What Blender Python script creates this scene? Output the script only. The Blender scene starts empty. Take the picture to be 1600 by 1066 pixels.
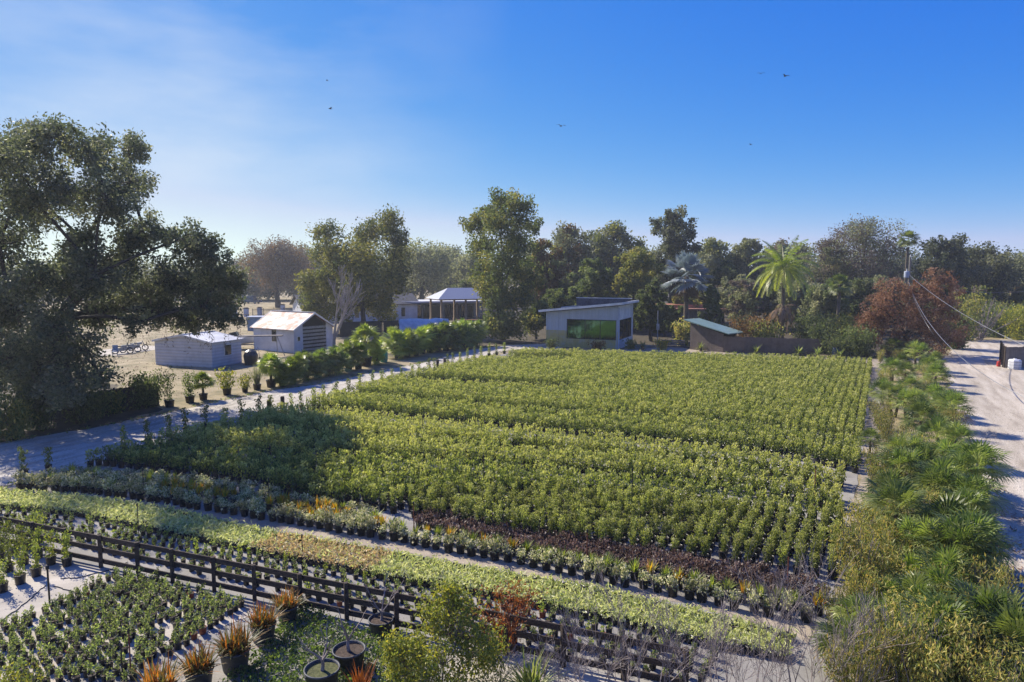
import bpy, math, random
import numpy as np
RAD = math.radians
rng = np.random.default_rng(11)
random.seed(11)
scene = bpy.context.scene
col = scene.collection

# ---------------------------------------------------------------- camera geometry (1600 x 1066 photograph)
CAM_H, FOC, TILT = 8.5, 1067.0, math.atan(105 / 1067.0)

def ray(px, py):
    xc, yc = (px - 800) / FOC, (533 - py) / FOC
    return np.array([xc, math.cos(TILT) + yc * math.sin(TILT), -math.sin(TILT) + yc * math.cos(TILT)])

def G(px, py, z=0.0):                 # point of the level z seen at that pixel
    d = ray(px, py)
    t = (z - CAM_H) / d[2]
    return np.array([d[0] * t, d[1] * t, z])

def D(px, py, dist):                  # point at ground distance dist
    d = ray(px, py)
    t = dist / d[1]
    return np.array([d[0] * t, d[1] * t, CAM_H + d[2] * t])

# ---------------------------------------------------------------- scene objects
def thing(name, label, cat, loc=(0, 0, 0), rz=0.0, group=None, sc=1.0):
    o = bpy.data.objects.new(name, None)
    o.empty_display_size = 0.2
    col.objects.link(o)
    o.location = tuple(loc); o.rotation_euler = (0, 0, rz)
    o.scale = (sc, sc, sc) if np.isscalar(sc) else tuple(sc)
    o['label'] = label; o['category'] = cat
    if group: o['group'] = group
    return o

def part(name, mesh, parent=None, label=None, rz=0.0, loc=(0, 0, 0), sc=None):
    o = bpy.data.objects.new(name, mesh)
    col.objects.link(o)
    o.parent = parent
    o.location = tuple(loc); o.rotation_euler = (0, 0, rz)
    if sc is not None: o.scale = (sc, sc, sc) if np.isscalar(sc) else tuple(sc)
    if label: o['label'] = label
    return o

def tag(o, label=None, cat=None, group=None, kind=None):
    if label: o['label'] = label
    if cat: o['category'] = cat
    if group: o['group'] = group
    if kind: o['kind'] = kind
    return o

UNITS = 'first second third fourth fifth sixth seventh eighth ninth tenth eleventh twelfth thirteenth fourteenth fifteenth sixteenth seventeenth eighteenth nineteenth'.split()
TENS = ['', '', 'twenty', 'thirty', 'forty', 'fifty', 'sixty', 'seventy', 'eighty', 'ninety']
TENTH = ['', '', 'twentieth', 'thirtieth', 'fortieth', 'fiftieth', 'sixtieth', 'seventieth', 'eightieth', 'ninetieth']
def nth(n):                           # 1 -> first
    if n < 20: return UNITS[n - 1]
    if n < 100: return TENTH[n // 10] if n % 10 == 0 else TENS[n // 10] + '-' + UNITS[n % 10 - 1]
    return 'hundred-and-' + nth(n - 100) if n > 100 else 'hundredth'

# ---------------------------------------------------------------- mesh builder
class MB:
    def __init__(self): self.v = []; self.f = []; self.n = 0
    def add(self, V, F, mi=0, rnd=None):
        V = np.asarray(V, float).reshape(-1, 3); F = np.asarray(F, int)
        if rnd is None: rnd = np.full(len(F), rng.random())
        self.v.append(V); self.f.append((F + self.n, mi, np.asarray(rnd, float))); self.n += len(V)
        return self
    def poly(self, pts, mi=0):
        self.add(pts, [list(range(len(pts)))], mi); return self
    def box(self, c, s, rz=0.0, mi=0, M=None):
        x, y, z = np.array(s) / 2.0
        V = np.array([[-x,-y,-z],[x,-y,-z],[x,y,-z],[-x,y,-z],[-x,-y,z],[x,-y,z],[x,y,z],[-x,y,z]])
        if M is not None: V = V @ np.array(M).T
        if rz: V = V @ np.array([[math.cos(rz),math.sin(rz),0],[-math.sin(rz),math.cos(rz),0],[0,0,1]])
        self.add(V + np.array(c), [[0,3,2,1],[4,5,6,7],[0,1,5,4],[1,2,6,5],[2,3,7,6],[3,0,4,7]], mi); return self
    def beam(self, a, b, w, h, mi=0):          # box from a to b
        a, b = np.array(a, float), np.array(b, float); d = b - a; L = np.linalg.norm(d); d /= L
        up = np.array([0, 0, 1.0]) if abs(d[2]) < .95 else np.array([1.0, 0, 0])
        s = np.cross(d, up); s /= np.linalg.norm(s); u = np.cross(s, d)
        self.box((a + b) / 2, (L, w, h), mi=mi, M=np.stack([d, s, u], 1)); return self
    def tube(self, pts, rad, n=6, mi=0, cap=True):
        pts = np.asarray(pts, float); k = len(pts)
        rad = np.broadcast_to(np.asarray(rad, float), (k,))
        t = np.gradient(pts, axis=0); t /= np.linalg.norm(t, axis=1)[:, None] + 1e-9
        ref = np.array([0.0, 0, 1]) if abs(t[:, 2]).mean() < .9 else np.array([1.0, 0, 0])
        s = np.cross(t, ref); s /= np.linalg.norm(s, axis=1)[:, None] + 1e-9
        u = np.cross(s, t); a = np.arange(n) * 2 * math.pi / n
        V = pts[:, None] + rad[:, None, None] * (np.cos(a)[None, :, None] * s[:, None] + np.sin(a)[None, :, None] * u[:, None])
        i = np.arange(k - 1)[:, None] * n; j = np.arange(n)[None]; j2 = (j + 1) % n
        F = np.stack([i + j, i + j2, i + n + j2, i + n + j], -1).reshape(-1, 4)
        self.add(V.reshape(-1, 3), F, mi)
        if cap and n > 3:
            self.f.append((np.array([list(range(n))[::-1]]) + self.n - k * n, mi, np.array([.5])))
            self.f.append((np.array([list(range(n))]) + self.n - n, mi, np.array([.5])))
        return self
    def lathe(self, prof, n=12, mi=0, c=(0, 0, 0)):   # prof: (radius, z)
        k = len(prof); a = np.arange(n) * 2 * math.pi / n
        V = np.array([[r * math.cos(t), r * math.sin(t), z] for r, z in prof for t in a]) + np.array(c)
        i = np.arange(k - 1)[:, None] * n; j = np.arange(n)[None]; j2 = (j + 1) % n
        self.add(V, np.stack([i + j, i + j2, i + n + j2, i + n + j], -1).reshape(-1, 4), mi); return self
    def disk(self, r, z, n=12, mi=0, c=(0, 0)):
        a = np.arange(n) * 2 * math.pi / n
        self.add(np.stack([r * np.cos(a) + c[0], r * np.sin(a) + c[1], np.full(n, z)], 1), [list(range(n))], mi); return self
    def mesh(self, name, mats, smooth=False):
        me = bpy.data.meshes.new(name)
        V = np.concatenate(self.v); nl = sum(f.size for f, _, _ in self.f); nf = sum(len(f) for f, _, _ in self.f)
        me.vertices.add(len(V)); me.loops.add(nl); me.polygons.add(nf)
        me.vertices.foreach_set('co', V.ravel())
        me.loops.foreach_set('vertex_index', np.concatenate([f.ravel() for f, _, _ in self.f]).astype(np.int32))
        tot = np.concatenate([np.full(len(f), f.shape[1]) for f, _, _ in self.f])
        me.polygons.foreach_set('loop_start', (np.cumsum(tot) - tot).astype(np.int32))
        me.polygons.foreach_set('material_index', np.concatenate([np.broadcast_to(mi, (len(f),)) for f, mi, _ in self.f]).astype(np.int32))
        me.polygons.foreach_set('use_smooth', np.full(nf, smooth, bool))
        at = me.attributes.new('rnd', 'FLOAT', 'FACE')
        at.data.foreach_set('value', np.concatenate([r for _, _, r in self.f]).astype(np.float32))
        for m in (mats if isinstance(mats, (list, tuple)) else [mats]): me.materials.append(m)
        me.update(calc_edges=True)
        return me

def unit(a): return a / (np.linalg.norm(a, axis=-1, keepdims=True) + 1e-9)

def leaf_quads(P, size, asp=.5, dirs=None, up=.25, jit=.35, flat=0.0):
    """a folded rhombic leaf at every point"""
    n = len(P); d = rng.normal(size=(n, 3)); d[:, 2] += up * 2
    d = unit(d if dirs is None else unit(dirs) * 1.3 + d * .55)
    q = rng.normal(size=(n, 3)); q[:, 2] += flat
    s = unit(np.cross(d, q)); nn = np.cross(s, d)
    L = size * (1 + jit * rng.uniform(-1, 1, n))[:, None]; w = L * asp / 2
    m = P + nn * L * .10
    V = np.stack([P - d * L / 2, m + s * w, P + d * L / 2, m - s * w], 1).reshape(-1, 3)
    return V, np.arange(4 * n).reshape(n, 4)

def add_leaves(mb, P, size, asp=.5, mi=0, rnd=None, **k):
    V, F = leaf_quads(P, size, asp, **k)
    mb.add(V, F, mi, rng.random(len(P)) if rnd is None else rnd); return mb

# ---------------------------------------------------------------- materials
def nmat(name):
    m = bpy.data.materials.new(name); m.use_nodes = True
    nt = m.node_tree; return m, nt, nt.nodes['Principled BSDF'], nt.nodes['Material Output']

def node(nt, t, **kw):
    n = nt.nodes.new(t)
    for k, v in kw.items(): setattr(n, k, v)
    return n

def ramp(nt, stops):
    r = node(nt, 'ShaderNodeValToRGB'); e = r.color_ramp.elements
    while len(e) < len(stops): e.new(.5)
    for i, (p, c) in enumerate(stops): e[i].position = p; e[i].color = (*c, 1)
    return r

def leafmat(name, cols, trans=.4, boost=(1.9, 2.0, 1.1), rough=.5, spec=.35, vary=.35):
    """leaves: per-leaf tint, per-plant tint, light passing through the blade"""
    m, nt, b, out = nmat(name)
    a = node(nt, 'ShaderNodeAttribute', attribute_name='rnd')
    k = len(cols); r = ramp(nt, [(i / max(1, k - 1), c) for i, c in enumerate(cols)])
    nt.links.new(a.outputs['Fac'], r.inputs['Fac'])
    oi = node(nt, 'ShaderNodeObjectInfo')
    mr = node(nt, 'ShaderNodeMapRange'); mr.inputs['To Min'].default_value = 1 - vary; mr.inputs['To Max'].default_value = 1 + vary
    nt.links.new(oi.outputs['Random'], mr.inputs['Value'])
    mu = node(nt, 'ShaderNodeMix', data_type='RGBA', blend_type='MULTIPLY'); mu.inputs['Factor'].default_value = 1
    nt.links.new(r.outputs['Color'], mu.inputs['A']); nt.links.new(mr.outputs['Result'], mu.inputs['B'])
    nt.links.new(mu.outputs['Result'], b.inputs['Base Color'])
    b.inputs['Roughness'].default_value = rough; b.inputs['Specular IOR Level'].default_value = spec
    t = node(nt, 'ShaderNodeBsdfTranslucent')
    bo = node(nt, 'ShaderNodeMix', data_type='RGBA', blend_type='MULTIPLY'); bo.inputs['Factor'].default_value = 1
    bo.inputs['B'].default_value = (*boost, 1)
    nt.links.new(mu.outputs['Result'], bo.inputs['A']); nt.links.new(bo.outputs['Result'], t.inputs['Color'])
    mx = node(nt, 'ShaderNodeMixShader'); mx.inputs['Fac'].default_value = trans
    nt.links.new(b.outputs[0], mx.inputs[1]); nt.links.new(t.outputs[0], mx.inputs[2]); nt.links.new(mx.outputs[0], out.inputs['Surface'])
    return m

def mottled(name, c1, c2, c3=None, scale=3.0, fine=40.0, rough=.9, bump=.3, stretch=(1, 1, 1), metal=0.0, spec=.3, fineamt=.35, contrast=.18, rz=0.0, bdist=.02):
    """broad patches + mid blotches + fine grain, with bump"""
    m, nt, b, out = nmat(name)
    tc = node(nt, 'ShaderNodeNewGeometry'); mp0 = node(nt, 'ShaderNodeMapping'); mp0.inputs['Rotation'].default_value = (0, 0, rz); mp = node(nt, 'ShaderNodeMapping'); mp.inputs['Scale'].default_value = stretch
    nt.links.new(tc.outputs['Position'], mp0.inputs['Vector']); nt.links.new(mp0.outputs[0], mp.inputs['Vector'])
    n1 = node(nt, 'ShaderNodeTexNoise'); n1.inputs['Scale'].default_value = scale; n1.inputs['Detail'].default_value = 8; n1.inputs['Roughness'].default_value = .62
    n2 = node(nt, 'ShaderNodeTexNoise'); n2.inputs['Scale'].default_value = fine; n2.inputs['Detail'].default_value = 4
    n3 = node(nt, 'ShaderNodeTexNoise'); n3.inputs['Scale'].default_value = scale * .3; n3.inputs['Detail'].default_value = 4
    for n in (n1, n2, n3): nt.links.new(mp.outputs[0], n.inputs['Vector'])
    st = [(.5 - contrast, c1), (.5 + contrast, c2)] if c3 is None else [(.5 - contrast, c1), (.5, c2), (.5 + contrast, c3)]
    r = ramp(nt, st); nt.links.new(n1.outputs['Fac'], r.inputs['Fac'])
    mr = node(nt, 'ShaderNodeMapRange'); mr.inputs['From Min'].default_value = .3; mr.inputs['From Max'].default_value = .7
    mr.inputs['To Min'].default_value = 1 - fineamt; mr.inputs['To Max'].default_value = 1 + fineamt
    nt.links.new(n2.outputs['Fac'], mr.inputs['Value'])
    mr3 = node(nt, 'ShaderNodeMapRange'); mr3.inputs['From Min'].default_value = .3; mr3.inputs['From Max'].default_value = .7
    mr3.inputs['To Min'].default_value = .82; mr3.inputs['To Max'].default_value = 1.15
    nt.links.new(n3.outputs['Fac'], mr3.inputs['Value'])
    ml = node(nt, 'ShaderNodeMath', operation='MULTIPLY'); nt.links.new(mr.outputs[0], ml.inputs[0]); nt.links.new(mr3.outputs[0], ml.inputs[1])
    mu = node(nt, 'ShaderNodeMix', data_type='RGBA', blend_type='MULTIPLY'); mu.inputs['Factor'].default_value = 1
    nt.links.new(r.outputs['Color'], mu.inputs['A']); nt.links.new(ml.outputs[0], mu.inputs['B'])
    nt.links.new(mu.outputs['Result'], b.inputs['Base Color'])
    b.inputs['Roughness'].default_value = rough; b.inputs['Metallic'].default_value = metal; b.inputs['Specular IOR Level'].default_value = spec
    if bump:
        bp = node(nt, 'ShaderNodeBump'); bp.inputs['Strength'].default_value = bump; bp.inputs['Distance'].default_value = bdist
        ad = node(nt, 'ShaderNodeMath', operation='ADD'); nt.links.new(n2.outputs['Fac'], ad.inputs[0]); nt.links.new(n1.outputs['Fac'], ad.inputs[1])
        nt.links.new(ad.outputs[0], bp.inputs['Height']); nt.links.new(bp.outputs[0], b.inputs['Normal'])
    return m

def stripes(name, c1, c2, freq, axis='X', rough=.5, metal=0.0, dirt=(.3, .3, .3), dirtamt=.2, bump=.0, dscale=1.5, lo=.45, hi=.65):
    """object-space bands (cladding, boards) with blotchy weathering"""
    m, nt, b, out = nmat(name)
    tc = node(nt, 'ShaderNodeTexCoord')
    w = node(nt, 'ShaderNodeTexWave', wave_type='BANDS', bands_direction=axis); w.inputs['Scale'].default_value = freq; w.inputs['Distortion'].default_value = .2
    nt.links.new(tc.outputs['Object'], w.inputs['Vector'])
    r = ramp(nt, [(.25, c1), (.75, c2)]); nt.links.new(w.outputs['Fac'], r.inputs['Fac'])
    n = node(nt, 'ShaderNodeTexNoise'); n.inputs['Scale'].default_value = dscale; n.inputs['Detail'].default_value = 8; n.inputs['Roughness'].default_value = .65
    nt.links.new(tc.outputs['Object'], n.inputs['Vector'])
    mr = node(nt, 'ShaderNodeMapRange'); mr.inputs['From Min'].default_value = lo; mr.inputs['From Max'].default_value = hi; mr.inputs['To Max'].default_value = dirtamt
    nt.links.new(n.outputs['Fac'], mr.inputs['Value'])
    mu = node(nt, 'ShaderNodeMix', data_type='RGBA'); mu.inputs['B'].default_value = (*dirt, 1)
    nt.links.new(mr.outputs[0], mu.inputs['Factor']); nt.links.new(r.outputs['Color'], mu.inputs['A']); nt.links.new(mu.outputs['Result'], b.inputs['Base Color'])
    b.inputs['Roughness'].default_value = rough; b.inputs['Metallic'].default_value = metal
    if bump:
        bp = node(nt, 'ShaderNodeBump'); bp.inputs['Strength'].default_value = bump; bp.inputs['Distance'].default_value = .03
        nt.links.new(w.outputs['Fac'], bp.inputs['Height']); nt.links.new(bp.outputs[0], b.inputs['Normal'])
    return m

def glossmat(name, c, rough=.1, spec=.6, metal=0.0):
    m, nt, b, out = nmat(name)
    b.inputs['Base Color'].default_value = (*c, 1); b.inputs['Roughness'].default_value = rough
    b.inputs['Specular IOR Level'].default_value = spec; b.inputs['Metallic'].default_value = metal
    n = node(nt, 'ShaderNodeTexNoise'); n.inputs['Scale'].default_value = 2.0
    tc = node(nt, 'ShaderNodeTexCoord'); nt.links.new(tc.outputs['Object'], n.inputs['Vector'])
    bp = node(nt, 'ShaderNodeBump'); bp.inputs['Strength'].default_value = .0015; nt.links.new(n.outputs['Fac'], bp.inputs['Height'])
    if rough > .15: nt.links.new(bp.outputs[0], b.inputs['Normal'])
    return m

M = {}
# leaves
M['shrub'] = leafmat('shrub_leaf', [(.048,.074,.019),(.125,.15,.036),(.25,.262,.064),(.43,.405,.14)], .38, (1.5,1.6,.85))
M['privet'] = leafmat('privet_leaf', [(.07,.10,.020),(.14,.17,.032),(.22,.21,.045)], .42)
M['cream'] = leafmat('cream_leaf', [(.11,.145,.04),(.27,.295,.11),(.52,.485,.27),(.64,.58,.41)], .35, (1.2,1.2,1.0))
M['croton'] = leafmat('yellow_orange_leaf', [(.09,.13,.02),(.22,.24,.03),(.45,.30,.02),(.50,.22,.015)], .42, (1.6,1.5,1.0))
M['lime'] = leafmat('lime_leaf', [(.08,.13,.02),(.20,.25,.04),(.32,.33,.06)], .42, (1.6,1.6,1.0))
M['plum'] = leafmat('plum_leaf', [(.05,.032,.026),(.10,.065,.05),(.16,.11,.085),(.22,.17,.14)], .3, (1.4,1.2,1.1))
M['varieg'] = leafmat('variegated_leaf', [(.24,.30,.07),(.42,.47,.14),(.57,.59,.25),(.68,.67,.38)], .42, (1.2,1.2,.9))
M['wither'] = leafmat('withered_leaf', [(.26,.22,.08),(.52,.41,.19),(.68,.54,.31)], .35, (1.2,1.1,.9))
M['seedling'] = leafmat('seedling_leaf', [(.07,.10,.035),(.16,.19,.065),(.28,.30,.13)], .4)
M['cover'] = leafmat('cover_leaf', [(.05,.09,.02),(.11,.17,.04),(.20,.25,.07)], .38)
M['palm'] = leafmat('fan_palm_leaf', [(.06,.10,.024),(.12,.16,.04),(.23,.255,.07),(.38,.38,.16)], .38, (1.6,1.7,.9), .42, .35)
M['palmy'] = leafmat('yellow_palm_leaf', [(.12,.17,.03),(.25,.29,.045),(.37,.37,.08)], .42, (1.6,1.7,.9), .38, .5)
M['hedge'] = leafmat('hedge_leaf', [(.10,.14,.032),(.20,.225,.055),(.33,.31,.09),(.42,.32,.11)], .42, (1.5,1.4,.9))
M['oak'] = leafmat('oak_leaf', [(.040,.053,.033),(.072,.088,.050),(.12,.13,.075),(.21,.20,.135)], .34, (1.5,1.6,1.1), .55, .22, .2)
M['green'] = leafmat('green_tree_leaf', [(.065,.09,.022),(.13,.155,.038),(.22,.215,.055),(.33,.28,.075)], .42, (1.5,1.5,1.0), .55, .25, .2)
M['dark'] = leafmat('dark_tree_leaf', [(.055,.078,.030),(.105,.13,.05),(.19,.205,.08)], .42, (1.5,1.6,1.0), .6, .2, .3)
M['olive'] = leafmat('olive_tree_leaf', [(.11,.125,.06),(.19,.205,.10),(.32,.31,.18)], .45, (1.35,1.35,1.1), .6, .2, .25)
M['autumn'] = leafmat('autumn_leaf', [(.07,.055,.02),(.13,.085,.03),(.20,.11,.03)], .35, (1.6,1.4,1.0), .55, .3, .2)
M['moss'] = leafmat('grey_moss_twig', [(.10,.085,.06),(.17,.14,.10),(.22,.17,.13)], .25, (1.3,1.2,1.1), .8, .1, .15)
M['rust'] = leafmat('rust_leaf', [(.11,.052,.03),(.22,.11,.06),(.33,.195,.12),(.44,.30,.22)], .38, (1.3,1.2,1.0), .7, .15, .2)
M['rustg'] = leafmat('rust_grass', [(.14,.05,.02),(.30,.10,.02),(.42,.17,.03)], .35, (1.5,1.2,.9))
M['straw'] = leafmat('dead_frond', [(.15,.105,.065),(.25,.18,.115),(.34,.25,.175)], .3, (1.2,1.1,1.0), .8, .1)
M['silver'] = leafmat('silver_palm_leaf', [(.20,.25,.26),(.33,.38,.39),(.48,.51,.50)], .25, (1.2,1.3,1.3), .5)
M['fire'] = leafmat('green_orange_blade', [(.07,.10,.025),(.15,.15,.04),(.30,.16,.03),(.48,.16,.02)], .38, (1.5,1.3,.9))
M['yellow'] = leafmat('yellow_green_leaf', [(.09,.12,.03),(.20,.225,.04),(.38,.33,.05)], .42, (1.4,1.4,.8))
# barks, pots, soil
M['bark'] = mottled('oak_bark', (.030,.026,.022), (.075,.065,.055), scale=4, fine=30, stretch=(1,1,.3), bump=.5)
M['paleb'] = mottled('pale_bark', (.22,.19,.17), (.38,.34,.31), scale=6, fine=50, bump=.2)
M['greyb'] = mottled('grey_twig_bark', (.17,.14,.13), (.30,.255,.245), scale=6, fine=50, bump=.2)
M['palmt'] = mottled('palm_trunk', (.07,.055,.04), (.17,.135,.10), scale=5, fine=30, stretch=(1,1,3), bump=.5)
M['pot'] = mottled('black_plastic', (.008,.009,.011), (.022,.023,.026), scale=8, fine=60, rough=.42, bump=.05, spec=.5)
M['clay'] = mottled('terracotta_plastic', (.17,.045,.022), (.26,.075,.04), scale=8, fine=60, rough=.6, bump=.05)
M['bigpot'] = mottled('faded_plastic', (.035,.038,.042), (.085,.088,.092), scale=5, fine=40, rough=.55, bump=.08, stretch=(1,1,2.5))
M['soil'] = mottled('potting_soil', (.03,.02,.014), (.10,.07,.05), scale=14, fine=80, bump=.6)
M['soilg'] = mottled('mossy_soil', (.04,.05,.015), (.13,.13,.05), scale=14, fine=80, bump=.6)
# ground
M['grass'] = mottled('dry_grass', (.125,.115,.045), (.27,.215,.12), (.36,.29,.175), scale=.55, fine=22, bump=.6, fineamt=.3, bdist=.05)
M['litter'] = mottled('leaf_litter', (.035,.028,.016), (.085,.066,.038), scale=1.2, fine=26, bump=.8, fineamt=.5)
M['fabric'] = mottled('weed_fabric', (.20,.188,.165), (.30,.28,.245), scale=1.4, fine=60, bump=.15, fineamt=.2)
M['palefab'] = mottled('pale_fabric', (.36,.32,.26), (.47,.425,.35), scale=1.1, fine=50, bump=.2, fineamt=.15, stretch=(.5,2.6,1), rz=-.35)
M['walk'] = mottled('sandy_walkway', (.25,.205,.145), (.37,.31,.235), scale=1.6, fine=45, bump=.4, fineamt=.28)
M['gravel'] = mottled('shell_gravel', (.27,.24,.19), (.42,.38,.31), (.52,.48,.40), scale=1.2, fine=26, bump=.7, fineamt=.3, stretch=(1.6,.30,1), rz=.42)
M['drive'] = mottled('sandy_drive', (.30,.25,.185), (.43,.37,.285), (.51,.45,.36), scale=.9, fine=22, bump=.7, fineamt=.26, stretch=(1.7,.22,1), rz=.51)
# built things
M['wood'] = mottled('weathered_board', (.030,.022,.017), (.085,.062,.048), scale=5, fine=40, stretch=(.7,.7,4), bump=.4)
M['reed'] = stripes('reed_fence', (.10,.072,.055), (.20,.15,.115), 9, 'X', .8, dirt=(.07,.05,.04), dirtamt=.6, bump=.5)
M['plank'] = stripes('grey_plank', (.13,.105,.09), (.25,.21,.18), 3.2, 'X', .85, dirt=(.06,.05,.04), dirtamt=.6, bump=.5)
M['clad'] = stripes('steel_cladding', (.24,.28,.33), (.50,.55,.61), 2.6, 'X', .4, .0, dirt=(.3,.33,.36), dirtamt=.4, bump=.9)
M['cladY'] = stripes('stained_cladding', (.34,.28,.09), (.50,.43,.17), 2.6, 'X', .5, .0, dirt=(.33,.36,.36), dirtamt=.5, bump=.9)
M['white'] = mottled('white_paint', (.46,.46,.48), (.60,.60,.62), scale=1.2, fine=12, rough=.6, bump=.08, fineamt=.06)
M['lap'] = stripes('lap_siding', (.46,.45,.47), (.55,.54,.56), 1.1, 'Z', .55, dirt=(.30,.29,.30), dirtamt=.35, bump=.6)
M['cream_trim'] = mottled('pale_trim', (.55,.54,.50), (.72,.70,.66), scale=2, fine=20, rough=.6, bump=.05, fineamt=.08)
M['shingle'] = mottled('grey_shingle', (.045,.047,.052), (.10,.10,.11), scale=2, fine=14, bump=.4)
M['studioroof'] = mottled('dull_roof_sheet', (.055,.06,.075), (.12,.12,.14), scale=1.5, fine=9, rough=.7, bump=.2)
M['whiteroof'] = mottled('white_roof', (.50,.50,.50), (.64,.64,.64), scale=1, fine=8, rough=.6, bump=.05, fineamt=.08)
M['metalroof'] = stripes('grey_metal_roof', (.25,.26,.28), (.36,.37,.39), 1.6, 'X', .35, .2, dirt=(.3,.3,.32), dirtamt=.3, bump=.4)
M['greenroof'] = stripes('green_sheet_roof', (.16,.25,.21), (.26,.36,.31), 2.2, 'X', .4, .1, dirt=(.14,.17,.15), dirtamt=.4, bump=.4)
M['rustroof'] = stripes('rusted_sheet_roof', (.40,.35,.33), (.52,.48,.46), 1.1, 'X', .65, .0, dirt=(.22,.06,.028), dirtamt=1.0, bump=.4, dscale=.8, lo=.42, hi=.56)
M['tan'] = mottled('tan_timber', (.26,.185,.12), (.36,.27,.185), scale=4, fine=30, stretch=(1,1,.3), bump=.2)
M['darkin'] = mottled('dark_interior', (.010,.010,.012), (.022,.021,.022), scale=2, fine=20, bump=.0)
M['glass'] = glossmat('dark_glass', (.010,.016,.018), .06, .8)
M['greenglass'] = glossmat('green_tinted_glass', (.09,.21,.125), .05, .5, 1.0)
M['steel'] = mottled('grey_steel', (.20,.21,.22), (.33,.34,.35), scale=4, fine=40, rough=.45, metal=.4, bump=.05)
M['iron'] = mottled('black_iron', (.010,.010,.012), (.025,.025,.028), scale=6, fine=40, rough=.5, bump=.05)
M['bluewhite'] = mottled('bluish_stucco', (.30,.34,.42), (.42,.46,.54), scale=2, fine=20, bump=.1, fineamt=.1)
M['tarp'] = mottled('pale_blue_tarp', (.36,.42,.47), (.58,.63,.67), scale=1.4, fine=9, rough=.35, bump=.3, fineamt=.12)
M['bluepaint'] = mottled('faded_blue_paint', (.10,.17,.27), (.19,.28,.38), scale=2, fine=12, rough=.5, bump=.05)
M['navy'] = glossmat('navy_car_paint', (.012,.028,.065), .2, .6)
M['tyre'] = mottled('tyre_rubber', (.010,.010,.010), (.022,.022,.022), scale=8, fine=50, bump=.1)
M['shade'] = mottled('shade_cloth', (.016,.018,.016), (.036,.040,.036), scale=3, fine=60, rough=.9, bump=.1)
M['greenc'] = mottled('teal_plastic', (.01,.20,.13), (.03,.32,.21), scale=3, fine=20, rough=.4, bump=.1)
M['red'] = mottled('red_plastic', (.35,.03,.02), (.5,.05,.04), scale=4, fine=20, rough=.4, bump=.05)
M['rustst'] = mottled('rusted_steel_rod', (.14,.045,.025), (.24,.08,.045), scale=8, fine=40, bump=.1)
M['pole'] = mottled('grey_pole_wood', (.14,.125,.11), (.25,.225,.20), scale=4, fine=30, stretch=(1,1,.2), bump=.3)
M['wire'] = mottled('wire_jacket', (.13,.13,.14), (.20,.20,.21), scale=5, fine=20, rough=.45, bump=.0, metal=.3)
M['bird'] = mottled('dark_feather', (.012,.012,.014), (.03,.03,.032), scale=9, fine=40, bump=.0)
M['clayroof'] = mottled('terracotta_wall', (.33,.14,.085), (.44,.20,.125), scale=2, fine=14, bump=.2)

M['soilstone'] = mottled('pale_stone', (.22,.19,.15), (.45,.41,.35), scale=9, fine=50, bump=.2)
# ================================================================ light, sky, camera
SUN_EL, SUN_AZ = RAD(37), RAD(-50)          # azimuth measured from +Y towards +X
w = bpy.data.worlds.new("World"); scene.world = w; w.use_nodes = True
nt = w.node_tree; bg = nt.nodes['Background']
sky = node(nt, 'ShaderNodeTexSky', sky_type='NISHITA'); sky.sun_disc = False
sky.sun_elevation = SUN_EL; sky.sun_rotation = SUN_AZ
sky.altitude = 300; sky.air_density = .7; sky.dust_density = .2; sky.ozone_density = 6.0
cap_ = node(nt, 'ShaderNodeMath', operation='MULTIPLY'); cap_.inputs[1].default_value = .82
min_ = node(nt, 'ShaderNodeMath', operation='MINIMUM')
tc = node(nt, 'ShaderNodeTexCoord')
mp = node(nt, 'ShaderNodeMapping'); mp.inputs['Scale'].default_value = (1.0, 1.0, 3.2); mp.inputs['Location'].default_value = (.35, .2, .3)
nt.links.new(tc.outputs['Generated'], mp.inputs['Vector'])
cn = node(nt, 'ShaderNodeTexNoise'); cn.inputs['Scale'].default_value = 2.1; cn.inputs['Detail'].default_value = 7; cn.inputs['Roughness'].default_value = .52
nt.links.new(mp.outputs[0], cn.inputs['Vector'])
cr = ramp(nt, [(.44, (0, 0, 0)), (.76, (.75, .75, .75))]); nt.links.new(cn.outputs['Fac'], cr.inputs['Fac'])
# the wisps lie in the western half of the sky
sx = node(nt, 'ShaderNodeSeparateXYZ'); nt.links.new(tc.outputs['Generated'], sx.inputs[0])
xm = node(nt, 'ShaderNodeMapRange'); xm.inputs['From Min'].default_value = .0; xm.inputs['From Max'].default_value = -.38; nt.links.new(sx.outputs['X'], xm.inputs['Value'])
cm = node(nt, 'ShaderNodeMath', operation='MULTIPLY'); nt.links.new(cr.outputs['Color'], cm.inputs[0]); nt.links.new(xm.outputs[0], cm.inputs[1])
# clear winter sky: deepen the zenith, keep the blue even down to the horizon
sp_ = node(nt, 'ShaderNodeSeparateColor'); cb_ = node(nt, 'ShaderNodeCombineColor'); nt.links.new(sky.outputs[0], sp_.inputs[0])
for i_, (p_, k_) in enumerate(((2.0, .225), (.97, .595), (.15, 3.10))):
    a1 = node(nt, 'ShaderNodeMath', operation='POWER'); a1.inputs[1].default_value = p_; a2 = node(nt, 'ShaderNodeMath', operation='MULTIPLY'); a2.inputs[1].default_value = k_
    nt.links.new(sp_.outputs[i_], a1.inputs[0]); nt.links.new(a1.outputs[0], a2.inputs[0]); nt.links.new(a2.outputs[0], min_.inputs[0] if i_ == 0 else cb_.inputs[i_])
    if i_ == 1: nt.links.new(a2.outputs[0], cap_.inputs[0]); nt.links.new(cap_.outputs[0], min_.inputs[1]); nt.links.new(min_.outputs[0], cb_.inputs[0])
mxc = node(nt, 'ShaderNodeMix', data_type='RGBA'); mxc.inputs['B'].default_value = (3.5, 3.9, 4.5, 1)
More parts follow.
